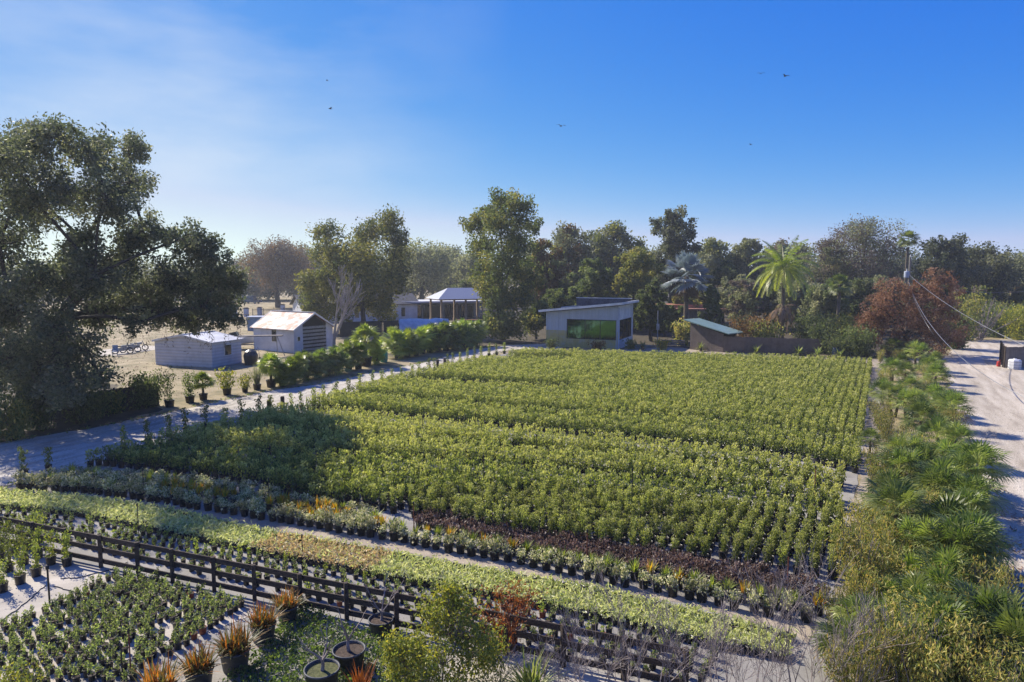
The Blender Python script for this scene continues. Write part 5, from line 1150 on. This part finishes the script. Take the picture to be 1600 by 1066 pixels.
for k in range(7): mb.box((.03, y(Wd * .52), .22 + k * .40), (.04, Wd * .60, .25))
part('slat_wall', mb.mesh('slat_wall', M['steel']), t)
def small_window(t, cx, cy, cz, w_, h_, ax):
    fr = MB(); s1 = (w_, .06, .06) if ax == 'x' else (.06, w_, .06); s2 = (.06, .06, h_ - .06)
    fr.box((cx, cy, cz - h_ / 2), s1).box((cx, cy, cz + h_ / 2), s1)
    for q in (-.5, .5): fr.box((cx + (q * w_ if ax == 'x' else 0), cy + (0 if ax == 'x' else q * w_), cz), s2)
    f = part('window', fr.mesh('window_frame', M['cream_trim']), t); g_ = (w_ - .06, .02, h_ - .06) if ax == 'x' else (.02, w_ - .06, h_ - .06)
    part('pane', MB().box((cx, cy, cz), g_).mesh('window_pane', M['glass']), f); return f
small_window(t, L * .47, y(-.04), 1.75, .85, 1.35, 'x'); small_window(t, -.04, y(Wd * .11), 1.5, .4, .5, 'y')

c0, l0, r0 = G(332, 575), G(250, 569), G(378, 567)
t, mb, L, Wd, y = gable_shed('lap_sided_shed', 'low white shed with lap siding and pale gabled roof beneath the oak', 'shed', c0, r0, l0, 2.25, 2.85, M['lap'], M['whiteroof'], .15)
mb.poly([(0, 0, 0), (0, y(Wd), 0), (0, y(Wd), 2.25), (0, y(Wd / 2), 2.85), (0, 0, 2.25)])
part('wall', mb.mesh('lap_wall', M['lap']), t)
lb = MB()
for z in np.arange(.15, 2.2, .22): lb.box((-.012, y(Wd / 2), z), (.03, Wd, .03)); lb.box((L / 2, y(-.012), z), (L, .03, .03))
part('siding_lap', lb.mesh('siding_lap', M['lap']), t)
small_window(t, L * .52, y(-.05), 1.45, .9, 1.0, 'x')

# ---- white house, flat porch and metal pavilion
o = G(545, 503); e = G(632, 500); t = thing('white_house', 'long white house with grey shingle roof and dark windows behind the green tree', 'house', (o[0], o[1], 0), frame2(o, e - o)); L = 13.0; Wd = 8; eave = 3.0
mb = MB(); mb.poly([(-8, 0, 0), (L, 0, 0), (L, 0, eave), (-8, 0, eave)]); mb.poly([(L, 0, 0), (L, Wd, 0), (L, Wd, eave), (L, Wd / 2, 4.6), (L, 0, eave)]); mb.poly([(-8, Wd, 0), (-8, 0, 0), (-8, 0, eave), (-8, Wd / 2, 4.6), (-8, Wd, eave)]); mb.poly([(L, Wd, 0), (-8, Wd, 0), (-8, Wd, eave), (L, Wd, eave)])
part('wall', mb.mesh('house_wall', M['white']), t)
mr = MB()
for ya, yb in ((-.5, Wd / 2), (Wd + .5, Wd / 2)):
    V = [(-8.5, ya, eave - .12), (L + .5, ya, eave - .12), (L + .5, yb, 4.7), (-8.5, yb, 4.7)]; V2 = [(a, b, c + .12) for a, b, c in V]; mr.add(V + V2, [[0, 1, 2, 3], [7, 6, 5, 4], [0, 4, 5, 1], [1, 5, 6, 2], [3, 2, 6, 7], [0, 3, 7, 4]])
part('roof', mr.mesh('house_roof', M['shingle']), t)
for xx in (-4, 1.5, 5.5, 10.2): small_window(t, xx, -.04, 1.5, .8, 1.7, 'x')
o = G(628, 499); e = G(745, 497); t = thing('porch_wing', 'white flat-roofed porch wing with dark glass front behind the pavilion posts', 'building', (o[0], o[1] , 0), frame2(o, e - o)); L = 15.5
mb = MB(); mb.box((L / 2, 5, 1.5), (L, 5, 3.0)); part('wall', mb.mesh('porch_wall', M['bluewhite']), t)
mb = MB(); mb.box((L / 2, 2.9, 3.25), (L + 1.2, 9.0, .28)); part('roof', mb.mesh('porch_roof', M['whiteroof']), t)
for k, (xa, xb) in enumerate(((.3, 4.0), (4.4, 7.6), (8.6, 11.4), (11.7, 14.2))):
    f = part('glass_door', MB().box(((xa + xb) / 2, 2.44, 2.55), (xb - xa, .1, .1)).box((xa, 2.44, 1.25), (.08, .1, 2.5)).box((xb, 2.44, 1.25), (.08, .1, 2.5)).box(((xa + xb) / 2, 2.44, 1.25), (.07, .1, 2.5)).mesh('door_frame', M['iron']), t)
    part('pane', MB().box(((xa + xb) / 2, 2.46, 1.25), (xb - xa - .09, .02, 2.48)).mesh('door_pane', M['glass']), f)
for xx in (.1, 5.2, 10.3, 15.3): part('column', MB().box((xx, -1.2, 1.55), (.22, .22, 3.1)).mesh('porch_column', M['tan']), t)
o = G(690, 505); t = thing('metal_pavilion', 'open pavilion with grey metal hip roof on tan timber posts', 'pavilion', (o[0], o[1], 0), frame2(o, G(754, 503) - o)); hp_ = 3.9
pw, pd = 9.0, 6.0
for k, (xx, yy) in enumerate(((0, 0), (4.5, 0), (9, 0), (0, 6), (4.5, 6), (9, 6))):
    mb = MB(); mb.box((xx, yy, hp_ / 2), (.30, .30, hp_)).box((xx, yy, .25), (.46, .46, .5)); part('post', mb.mesh('pavilion_post', M['tan']), t)
mb = MB()
for yy in (0, 6): mb.box((4.5, yy, hp_ + .11), (9.6, .22, .22))
for xx in (0, 9): mb.box((xx, 3, hp_ + .12), (.2, 5.76, .24))
part('beam', mb.mesh('pavilion_beam', M['tan']), t)
mb = MB(); V = [(-.8, -.8, hp_ + .24), (9.8, -.8, hp_ + .24), (9.8, 6.8, hp_ + .24), (-.8, 6.8, hp_ + .24), (2.2, 3, 6.0), (6.8, 3, 6.0)]
mb.add(V, [[0, 1, 5, 4], [2, 3, 4, 5], [0, 3, 2, 1]]); mb.add([V[1], V[2], V[5]], [[0, 1, 2]]); mb.add([V[3], V[0], V[4]], [[0, 1, 2]]); part('roof', mb.mesh('pavilion_roof', M['metalroof']), t)

# ---- things round the house
def board_run(name, label, cat, a, b, h, matb, th=.04, post=1.8, rail=None, mi=None, gap=.16, matp=None):
    d = (b - a)[:2]; L = np.linalg.norm(d); t = thing(name, label, cat, (a[0], a[1], 0), math.atan2(d[1], d[0])); mb = MB()
    for x in np.arange(gap / 2, L, gap): mb.box((x, rng.normal() * .004, h / 2 + rng.normal() * .02), (gap * .93, th, h))
    part('panel', mb.mesh(name + '_panel', matb), t)
    for x in np.arange(0, L + .1, post): part('post', MB().box((x, .07, h / 2 + .03), (.1, .09, h + .06)).mesh(name + '_post', matp or M['wood']), t)
    return t
board_run('dark_fence', 'dark cloth-covered fence in front of the white house', 'fence', G(530, 527), G(650, 522), 2.0, M['shade'], post=3.0, gap=3.0)
board_run('dark_board_fence', 'dark board fence in the shade of the oak along the road', 'fence', G(128, 655), G(248, 634), 1.5, M['wood'], post=2.0)
t = thing('tarp_tunnel', 'pale blue tarp over a low hoop frame behind the roadside palms', 'tarp', G(662, 524), RAD(12)); mb = MB(); n = 9
V = [(x, 2.2 * math.cos(a), max(0, 2.3 * math.sin(a)) + rng.normal() * .05) for x in np.linspace(-3.4, 3.4, 9) for a in np.linspace(0, math.pi, n)]
mb.add(V, [[i * n + j, i * n + j + 1, (i + 1) * n + j + 1, (i + 1) * n + j] for i in range(8) for j in range(n - 1)]); part('cover', mb.mesh('tarp_cover', M['tarp'], True), t)
for x in (-3.3, 0, 3.3): part('hoop', MB().tube([(x, 2.17 * math.cos(a), max(0, 2.27 * math.sin(a))) for a in np.linspace(0, math.pi, 9)], .03, 5).mesh('tarp_hoop', M['steel']), t)
t = thing('low_wall', 'low brick-topped dark wall beside the tallest tree', 'wall', G(742, 520), RAD(4)); part('body', MB().box((0, 0, .9), (5, .3, 1.8)).mesh('low_wall_body', M['bluewhite']), t); part('cap', MB().box((0, 0, 1.86), (5.2, .5, .12)).mesh('low_wall_cap', M['clayroof']), t)
t = thing('teal_barrel', 'teal plastic barrel between roadside palm clumps', 'barrel', G(600, 566)); mb = MB(); mb.lathe([(.30, 0), (.36, .2), (.38, .6), (.36, 1.0), (.30, 1.2), (.001, 1.2)], 16); part('body', mb.mesh('barrel_body', M['greenc'], True), t); mb = MB(); [mb.lathe([(.385, z), (.40, z + .02), (.385, z + .04)], 16) for z in (.35, .8)]; part('rib', mb.mesh('barrel_rib', M['greenc']), t)

# ---- yard beyond: iron fence with masonry piers, truck, boat
pier = [(350, 494), (367, 495), (385, 495), (406, 494), (442, 488), (474, 488), (330, 496), (300, 498)]
def pier_mesh(): return MB().box((0, 0, .8), (.75, .75, 1.6)).mesh('pier_body', M['bluewhite']), MB().box((0, 0, 1.66), (.95, .95, .12)).box((0, 0, 1.78), (.6, .6, .12)).mesh('pier_cap', M['shingle'])
pb_, pc_ = pier_mesh()
pn = ['beside the oak crown', 'at one side of the yard gate', 'at the other side of the yard gate', 'standing alone past the yard gate', 'above the rusty shed roof', 'last, against the broad green tree', 'half hidden by oak leaves', 'deep behind oak leaves']
for (x, y_), l in zip(pier, pn):
    t = thing('masonry_pier', f'blue-grey masonry fence pier {l}', 'pier', G(x, y_), 0, 'masonry piers of the far iron fence'); part('body', pb_, t); part('cap', pc_, t)
a_, b_ = G(395, 495), G(560, 486); L = np.linalg.norm((b_ - a_)[:2]); t = thing('iron_fence', 'long thin black iron fence between masonry piers across the yard', 'fence', (a_[0], a_[1], 0), frame2(a_, b_ - a_))
mb = MB(); [mb.box((L / 2, 0, z), (L, .06, .06)) for z in (.25, 1.35)]; part('rail', mb.mesh('iron_rail', M['iron']), t)
mb = MB(); [mb.box((x, 0, .75), (.025, .025, 1.4)) for x in np.arange(.2, L, .22)]; part('picket', mb.mesh('iron_picket', M['iron']), t)
for x in np.arange(0, L, 2.4): part('post', MB().box((x, 0, .8), (.09, .09, 1.6)).mesh('iron_post', M['iron']), t)
t = thing('metal_rack', 'dark metal table rack standing between two masonry piers', 'rack', G(374, 507), RAD(5)); mb = MB(); [mb.box((x, yy, .8), (.08, .08, 1.6)) for x in (-1.4, 1.4) for yy in (-.5, .5)]; part('leg', mb.mesh('rack_leg', M['iron']), t); part('top', MB().box((0, 0, 1.64), (3.0, 1.2, .08)).box((0, 0, .7), (2.8, 1.0, .06)).mesh('rack_top', M['wood']), t)
t = thing('blue_shed', 'small pale blue flat-roofed shed behind the rusty-roofed shed', 'shed', G(412, 516), RAD(6)); part('wall', MB().box((0, 0, 1.0), (4, 2.6, 2.0)).mesh('blue_shed_wall', M['bluepaint']), t); part('roof', MB().box((0, 0, 2.06), (4.3, 2.9, .12)).mesh('blue_shed_roof', M['bluewhite']), t)

def car(label, name, loc, rz, paint, L=4.9, Wd=1.9, Hh=1.95, cab=(.12, .80), bonnet=1.05):
    t = thing(name, label, 'car', loc, rz)
    prof = [(0, .45), (L, .45), (L, bonnet * .92), (L * .72, bonnet), (L * cab[1] * .86, Hh), (L * cab[0] * .4, Hh), (0, bonnet)]
    mb = MB(); n = len(prof); V = [(x - L / 2, -Wd / 2 + (.14 if z > bonnet + .1 else 0), z) for x, z in prof] + [(x - L / 2, Wd / 2 - (.14 if z > bonnet + .1 else 0), z) for x, z in prof]
    mb.add(V[:n], [list(range(n))[::-1]]); mb.add(V[n:], [list(range(n))]); mb.add(V, [[i, (i + 1) % n, n + (i + 1) % n, n + i] for i in range(n)]); part('body', mb.mesh(name + '_body', paint), t)
    mb = MB()
    for sg in (-1, 1): mb.poly([(x - L / 2, sg * (Wd / 2 - (.05 if z < bonnet + .2 else .115)), z) for x, z in ((L * .08, bonnet + .12), (L * .66, bonnet + .12), (L * .60, Hh - .16), (L * .08, Hh - .16))])
    part('side_window', mb.mesh(name + '_window', M['glass']), t)
    for x in (.2, .8):
        for sg in (-1, 1):
            mb = MB(); mb.tube([(L * (x - .5), sg * (Wd / 2 - .12), .38), (L * (x - .5), sg * (Wd / 2 + .03), .38)], .38, 14); wl = part('wheel', mb.mesh('car_tyre', M['tyre']), t)
            mb = MB(); mb.tube([(L * (x - .5), sg * (Wd / 2 + .0), .38), (L * (x - .5), sg * (Wd / 2 + .05), .38)], .2, 10); part('rim', mb.mesh('car_rim', M['steel']), wl)
    for sg in (-1, 1): part('headlight', MB().box((L / 2 + .01, sg * Wd * .36, bonnet * .75), (.05, .3, .16)).mesh('car_headlight', M['cream_trim']), t)
    return t
car('dark blue boxy off-road car parked far across the dry yard', 'parked_car', D(393, 471, 196) * [1, 1, 0], RAD(-8), M['navy'], 5.2, 2.0, 2.3)
car('dark car half hidden behind the oak leaves', 'parked_car', G(360, 483) * [1, 1, 0], RAD(10), M['iron'], 4.8, 1.9, 1.6)
# boat on trailer
t = thing('motor_boat', 'small white motor boat on a trailer between the two sheds', 'boat', G(372, 545), RAD(14)); mb = MB(); n = 9; Lb = 5.2
secs = [(0, .9, .55), (.3, .95, .5), (.6, .85, .5), (.85, .5, .62), (1, .03, .8)]; V = []
for u, hw_, zb_ in secs: V += [(-Lb / 2 + Lb * u, -hw_, 1.25 + .2 * u), (-Lb / 2 + Lb * u, -hw_ * .7, zb_ + .15), (-Lb / 2 + Lb * u, 0, zb_), (-Lb / 2 + Lb * u, hw_ * .7, zb_ + .15), (-Lb / 2 + Lb * u, hw_, 1.25 + .2 * u)]
mb.add(V, [[i * 5 + j, i * 5 + j + 1, i * 5 + 6 + j, i * 5 + 5 + j] for i in range(4) for j in range(4)] + [[i * 5, i * 5 + 5, i * 5 + 9, i * 5 + 4] for i in range(4)]); mb.add(V[:5], [[0, 1, 2, 3, 4]]); part('hull', mb.mesh('boat_hull', M['white'], False), t)
mb = MB(); mb.add([(.2, -.75, 1.4), (.2, .75, 1.4), (-.1, .65, 1.95), (-.1, -.65, 1.95)], [[0, 1, 2, 3]]); mb.add([(.2, .76, 1.4), (-1.1, .8, 1.35), (-1.0, .72, 1.75), (-.1, .66, 1.95)], [[0, 1, 2, 3]]); mb.add([(.2, -.76, 1.4), (-1.1, -.8, 1.35), (-1.0, -.72, 1.75), (-.1, -.66, 1.95)], [[0, 1, 2, 3]]); part('windscreen', mb.mesh('boat_screen', M['glass']), t)
mb = MB(); mb.beam((-2.6, -.6, .45), (3.3, 0, .45), .08, .1); mb.beam((-2.6, .6, .45), (3.3, 0, .43), .08, .1); mb.beam((-1, -1, .40), (-1, 1, .40), .08, .08); part('trailer', mb.mesh('boat_trailer', M['steel']), t)
for sg in (-1, 1): mb = MB(); mb.tube([(-1, sg * 1.0, .33), (-1, sg * 1.2, .33)], .33, 12); part('wheel', mb.mesh('trailer_wheel', M['tyre']), t)
t = thing('covered_grill', 'black covered grill standing beside the lap-sided shed', 'grill', G(392, 570), RAD(20)); mb = MB(); mb.lathe([(.55, .0), (.62, .5), (.66, .9), (.5, 1.25), (.2, 1.42), (.001, 1.45)], 9); part('cover', mb.mesh('grill_cover', M['pot']), t); part('base', MB().box((0, 0, .06), (.9, .8, .12)).mesh('grill_base', M['iron']), t)
t = thing('awning_board', 'flat pale board awning on thin legs beside the rusty-roofed shed', 'awning', G(424, 556), RAD(8)); part('top', MB().box((-1.0, 0, 2.1), (4.4, .9, .10)).mesh('awning_top', M['pole']), t); mb = MB(); mb.beam((.6, .3, 0), (.5, .2, 2.05), .06, .06); mb.beam((1.4, -.3, 0), (.7, -.2, 2.05), .06, .06); part('leg', mb.mesh('awning_leg', M['steel']), t)
t = thing('hand_truck', 'grey two-wheeled hand truck leaning by the rusty-roofed shed', 'hand truck', G(403, 562), RAD(70)); mb = MB(); [mb.tube([(0, s * .22, .1), (-.1, s * .22, 1.1), (-.25, s * .14, 1.3)], .025, 5) for s in (-1, 1)]; [mb.beam((-.03 - .03 * k, -.22, .3 + .3 * k), (-.03 - .03 * k, .22, .3 + .3 * k), .03, .03) for k in range(3)]; part('frame', mb.mesh('truck_frame', M['steel']), t); [part('wheel', MB().tube([(-.08, s * .26, .14), (-.08, s * .32, .14)], .14, 10).mesh('truck_wheel', M['tyre']), t) for s in (-1, 1)]
# under the oak: concrete pad with parked motorbikes and a table
sheet('concrete_pad', pxpoly([(150, 556), (178, 556), (248, 546), (250, 541), (222, 540), (150, 548)]), .012, M['palefab'], 2, .02)
def bike(label, x, y_, rz):
    t = thing('motorbike', label, 'motorbike', G(x, y_), rz)
    for xx in (-.7, .7): mb = MB(); a = np.linspace(0, 6.283, 15); mb.tube(np.c_[xx + .3 * np.cos(a), 0 * a, .33 + .3 * np.sin(a)], .06, 6, cap=False); part('wheel', mb.mesh('bike_wheel', M['tyre']), t)
    mb = MB(); mb.beam((-.6, 0, .45), (.2, 0, .5), .22, .34); mb.tube([(.7, 0, .35), (.5, 0, .9), (.42, 0, 1.1)], .04, 6); mb.beam((-.1, 0, .78), (.4, 0, .85), .26, .22); part('frame', mb.mesh('bike_frame', M['steel']), t)
    part('seat', MB().beam((-.75, 0, .82), (-.1, 0, .80), .24, .10).mesh('bike_seat', M['pot']), t); mb = MB(); mb.tube([(.40, -.36, 1.08), (.45, 0, 1.1), (.40, .36, 1.08)], .02, 5); part('handlebar', mb.mesh('bike_bar', M['iron']), t)
bike('dark motorbike on the concrete pad, shed side', 216, 548, RAD(25)); bike('dark motorbike on the concrete pad, middle', 204, 551, RAD(30)); bike('dark motorbike on the concrete pad, oak side', 192, 553, RAD(20))
t = thing('blue_chair', 'blue folding chair at the edge of the concrete pad under the oak', 'chair', G(180, 556), .4); part('seat', MB().box((0, 0, .45), (.5, .5, .05)).mesh('chair_seat', M['bluepaint']), t); part('backrest', MB().box((0, .26, .8), (.5, .05, .6)).mesh('chair_back', M['bluepaint']), t); [part('leg', MB().box((x, y_, .21), (.04, .04, .42)).mesh('chair_leg', M['steel']), t) for x in (-.22, .22) for y_ in (-.22, .22)]

# ---- reed fence and lean-to
a_, b_, c_ = G(1078, 546), G(1130, 551), G(1282, 556)
t = board_run('reed_fence', 'long low brown reed fence beyond the field', 'fence', b_, c_, 1.75, M['reed'], post=2.4, gap=.11)
d = (b_ - a_)[:2]; L = np.linalg.norm(d); t = thing('lean_to', 'reed-walled lean-to with sloping green sheet roof', 'shed', (a_[0], a_[1], 0), math.atan2(d[1], d[0])); mb = MB()
for x in np.arange(.06, L - .05, .12): h_ = 3.0 - 1.0 * x / L; mb.box((x, 0, h_ / 2), (.11, .05, h_))
part('wall', mb.mesh('lean_wall', M['reed']), t)
mb = MB(); V = [(-.6, -.5, 3.3), (L + .9, -.5, 2.05), (L + .9, 2.6, 2.05), (-.6, 2.6, 3.3)]; V2 = [(x, y_, z + .10) for x, y_, z in V]; mb.add(V + V2, [[0, 1, 2, 3], [7, 6, 5, 4], [0, 4, 5, 1], [1, 5, 6, 2], [2, 6, 7, 3], [3, 7, 4, 0]]); part('roof', mb.mesh('lean_roof', M['greenroof']), t)
for x in (0, L): part('post', MB().box((x, 2.3, 1.0), (.12, .12, 2.0)).mesh('lean_post', M['wood']), t)
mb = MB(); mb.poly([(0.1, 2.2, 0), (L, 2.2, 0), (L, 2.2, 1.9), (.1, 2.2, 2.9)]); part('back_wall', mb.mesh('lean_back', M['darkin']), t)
t = thing('far_house', 'dark low house with pinkish roof and windows behind the silver palm', 'house', G(1062, 519), RAD(-6)); part('wall', MB().box((0, 3, 1.6), (12, 5, 3.2)).mesh('far_house_wall', M['pole']), t); part('roof', MB().box((0, 2.6, 3.35), (13, 6.4, .22)).box((0, 3.2, 3.7), (11, 3.6, .5)).mesh('far_house_roof', M['clayroof']), t); [small_window(t, x, .44, 1.9, 2.0, 1.0, 'x') for x in (-3.5, .2, 3.8)]
t = thing('utility_riser', 'thin grey meter post with small box in front of the dark evergreen', 'post', G(1027, 541)); mb = MB(); mb.tube([(0, 0, 0), (0, 0, 4.2)], .06, 8); part('pole', mb.mesh('riser_pole', M['steel']), t); part('meter_box', MB().box((0, -.08, 2.3), (.34, .18, .7)).mesh('meter_box', M['steel']), t)
t = thing('board_stack', 'low stack of pale boards by the yellow clump near the lean-to', 'boards', G(1052, 543), RAD(-8)); [part('board', MB().box((rng.normal() * .1, 0, .12 + .22 * k), (2.6, .35, .14)).mesh('stack_board', M['plank']), t) for k in range(4)]
t = thing('blue_barrel', 'dark blue barrel in front of dark bushes past the reed fence', 'barrel', G(1306, 559)); mb = MB(); mb.lathe([(.34, 0), (.38, .2), (.40, .55), (.38, .9), (.34, 1.05), (.001, 1.05)], 14); part('body', mb.mesh('blue_barrel_body', M['navy'], True), t); part('lid', MB().lathe([(.345, 1.05), (.345, 1.09), (.001, 1.10)], 14).mesh('blue_barrel_lid', M['iron']), t)

# ---- wooden gate end, white tank, red can
board_run('wooden_fence', 'weathered plank fence facing the drive beside the white tank', 'fence', G(1570, 575), G(1660, 573), 1.9, M['plank'], post=2.0, gap=.19)
board_run('wooden_fence', 'plank fence return running back beside the red can', 'fence', G(1568, 574), G(1563, 563), 1.9, M['plank'], post=2.0, gap=.19)
t = thing('white_tank', 'white plastic caged tank standing before the plank fence', 'tank', G(1585, 577)); mb = MB(); mb.lathe([(.48, 0), (.5, .06), (.5, .78), (.42, .88), (.12, .9), (.12, 1.0), (.001, 1.0)], 8); part('body', mb.mesh('tank_body', M['white']), t); part('cap', MB().lathe([(.13, 1.0), (.13, 1.06), (.001, 1.07)], 10).mesh('tank_cap', M['iron']), t); mb = MB(); [mb.lathe([(.51, z), (.525, z + .02), (.51, z + .04)], 8) for z in (.15, .4, .65)]; part('cage', mb.mesh('tank_cage', M['steel']), t)
t = thing('red_can', 'red fuel can hung at the corner of the plank fence', 'can', G(1560, 573)); part('body', MB().lathe([(.14, 0), (.16, .05), (.16, .42), (.08, .5), (.05, .52), (.001, .52)], 10).mesh('can_body', M['red']), t); mb = MB(); mb.tube([(.04, 0, .5), (.16, 0, .62)], .025, 6); part('spout', mb.mesh('can_spout', M['red']), t)
t = thing('far_wall', 'far low terracotta wall seen past the drive entrance', 'wall', D(1558, 468, 150) * [1, 1, 0], RAD(-4)); part('body', MB().box((0, 0, 1.1), (14, .4, 2.2)).mesh('far_wall_body', M['clayroof']), t); part('cap', MB().box((0, 0, 2.26), (14.3, .6, .12)).mesh('far_wall_cap', M['tan']), t)
for x, l in ((1566, 'white garden statue on the far terracotta wall, pole side'), (1579, 'white garden statue on the far terracotta wall, outer side')):
    p = D(x, 468, 149.9); t = thing('garden_statue', l, 'statue', (p[0], 150 - (x - 1558) * .0098, 2.32), 0, 'white statues on the far terracotta wall'); mb = MB(); mb.lathe([(.5, 0), (.45, .3), (.28, .5), (.36, 1.1), (.42, 1.7), (.2, 2.05), (.26, 2.3), (.2, 2.6), (.001, 2.7)], 10); part('figure', mb.mesh('statue_figure', M['white'], True), t)

# ---- power pole, transformer, wires
pg = base_at(1418, 75); ph = toph(402, 75)
t = thing('power_pole', 'tall grey power pole with transformer can before the rust-brown cypress', 'power pole', pg); mb = MB(); mb.tube([(0, 0, 0), (0, 0, ph)], [.15, .10], 10); part('pole', mb.mesh('power_pole', M['pole']), t)
zt = toph(434, 75); mb = MB(); mb.lathe([(.001, zt), (.24, zt), (.26, zt + .05), (.26, zt + .62), (.20, zt + .70), (.001, zt + .72)], 14, c=(-.36, -.1, 0)); mb.box((-.12, -.05, zt + .4), (.2, .1, .3)); tr_ = part('transformer', mb.mesh('transformer', M['bluewhite'], False), t); mb = MB(); mb.lathe([(.04, zt + .7), (.06, zt + .78), (.04, zt + .86), (.05, zt + .94), (.001, zt + .98)], 8, c=(-.36, -.1, 0)); part('bushing', mb.mesh('bushing', M['cream_trim']), tr_)
mb = MB(); mb.lathe([(.05, ph), (.07, ph + .1), (.05, ph + .2), (.001, ph + .25)], 8); part('insulator', mb.mesh('insulator', M['cream_trim']), t)
def wire(label, P, r):
    P = np.array(P, float); mb = MB()
    u = np.linspace(0, 1, 40)[:, None]; k = 2 * P[1] - .5 * P[0] - .5 * P[2]
    mb.tube((1 - u) ** 2 * P[0] + 2 * u * (1 - u) * k + u * u * P[2], r, 5); tag(part('overhead_wire', mb.mesh('overhead_wire', M['wire'])), label, 'wire', 'overhead wires from the power pole')
top_ = np.array([pg[0], pg[1], ph - .15])
wire('highest overhead wire sagging level past the pole toward the far oaks', [top_, D(1505, 455, 74), D(1720, 440, 72)], .018)
wire('middle overhead wire falling from the pole to above the plank fence', [(pg[0], pg[1], zt + .3), D(1500, 488, 54), D(1640, 556, 42)], .020)
wire('thick low overhead cable looping from the pole across the drive', [(pg[0], pg[1], zt - .5), D(1487, 545, 50), D(1680, 650, 36)], .022)
wire('thin added strand standing for a faint wire shadow, from the pole toward the drive', [(pg[0], pg[1], zt - .6), D(1450, 510, 60), G(1500, 570)], .010)  # added strand, stands in for a faint wire shadow on the ground

# ---- board fence across the lower part
fx = [-60, -5, 53, 103, 158, 216, 270, 335, 398, 470, 542, 620, 705, 790, 880, 975, 1070]
P = [G(x, fence_y(x)) for x in fx]
t = thing('board_fence', 'dark three-rail board fence crossing the lower part of the nursery', 'fence', P[0])
q0 = P[0]
for p in P: part('post', MB().box((*(p - q0)[:2], .49), (.10, .10, .98), .4).mesh('fence_post', M['wood']), t)
for z in (.86, .52, .18):
    for k in range(0, len(P) - 1, 1):
        a_, b_ = P[k] - q0, P[k + 1] - q0; off = np.array([-.03, .075, 0]); g_ = unit(b_ - a_) * .006
        part('rail', MB().beam(a_ + off + g_ + [0, 0, z + rng.normal() * .008], b_ + off - g_ + [0, 0, z + rng.normal() * .008], .035, .14).mesh('fence_rail', M['wood']), t)

# ---- irrigation risers
def riser(x, y_, h, mat, r, label, head=True):
    g = G(x, y_); t = thing('irrigation_riser', label, 'irrigation riser', (g[0], g[1], .012), 0, 'thin irrigation risers standing among the pots'); mb = MB(); mb.tube([(0, 0, 0), (0, 0, h)], r, 7); part('pipe', mb.mesh('riser_pipe', M[mat]), t)
    mb = MB(); mb.lathe([(r * 1.6, h - .02), (r * 1.9, h + .05), (r, h + .09), (.001, h + .1)], 7); part('sprinkler_head', mb.mesh('riser_head', M['iron']), t)
for a_ in ((647, 843, 1.15, 'rustst', .016, 'rusty red riser where the plum-brown bed begins'), (917, 893, 1.15, 'rustst', .018, 'bright rusty riser in the middle of the strappy second line'), (78, 948, 1.0, 'iron', .024, 'dark green-black stake on the bare pale fabric'), (217, 838, 1.0, 'iron', .014, 'thin dark riser at the fence end of the pale strip'), (421, 797, 1.1, 'iron', .014, 'thin dark riser in the orange drift of the cream bed'),
           (225, 775, 1.0, 'iron', .014, 'thin dark riser in the shaded end of the cream bed'), (473, 878, .75, 'iron', .014, 'short dark riser below the withered drift'), (743, 690, 1.4, 'iron', .016, 'dark riser in the middle of the field toward the road'), (661, 692, 1.35, 'iron', .016, 'dark riser in the field toward the road, lower bed'), (557, 725, 1.6, 'iron', .016, 'dark riser in the first field bed near its shaded end'), (838, 735, 1.5, 'iron', .016, 'dark riser standing in the field below the centre'),
           (987, 800, 1.5, 'iron', .016, 'dark riser in the first field bed above the plum-brown plants'), (756, 770, 1.4, 'iron', .016, 'dark riser in the first field bed toward the cream pots'), (1272, 790, 1.4, 'rustst', .016, 'rusty riser in the first field bed near the hedge path'), (500, 664, 1.5, 'iron', .016, 'dark riser by the road edge in second bed'), (596, 660, 1.5, 'iron', .016, 'dark riser in the third bed toward the road'), (1230, 925, 1.0, 'rustst', .016, 'rusty riser near the hedge end of the plum-brown bed'), (192, 1066, .75, 'iron', .016, 'dark stake among the block seedlings at the bottom edge'), (205, 1060, 1.0, 'rustst', .014, 'rusty stake among the block seedlings beside the bladed pots')):
    riser(*a_)

# ---- birds soaring
for x, y_, d_, s, l in ((877, 197, 70, .34, 'dark bird with folded wings highest over the field centre'), (1227, 119, 75, .38, 'larger of two dark birds high over the palm'), (1189, 115, 90, .3, 'smaller of two dark birds high over the palm'), (1173, 226, 100, .3, 'lone dark bird lower over the treeline palms'), (516, 170, 95, .4, 'dark bird over the broad green tree'), (511, 126, 120, .3, 'tiny dark bird highest on the cloud side')):
    p = D(x, y_, d_); t = thing('bird', l, 'bird', p, rng.uniform(0, 6), 'dark birds soaring in the sky', s / .45)
    mb = MB()
    mb.lathe([(.001, -.26 * 1), (.05, -.2), (.085, 0), (.06, .14), (.035, .2), (.001, .26)], 8)
    V = mb.v[0][:, [2, 0, 1]]; mb.v[0] = V
    for sg in (-1, 1): mb.add([(.08, sg * .05, .02), (-.1, sg * .05, .02), (-.12, sg * .35, .16), (.06, sg * .35, .17), (-.16, sg * .72, .10), (-.02, sg * .70, .11)], [[0, 1, 2, 3], [3, 2, 4, 5]])
    mb.add([(-.2, -.03, 0), (-.2, .03, 0), (-.42, .1, .0), (-.42, -.1, .0)], [[0, 1, 2, 3]])
    part('body', mb.mesh('bird_body', M['bird']), t)
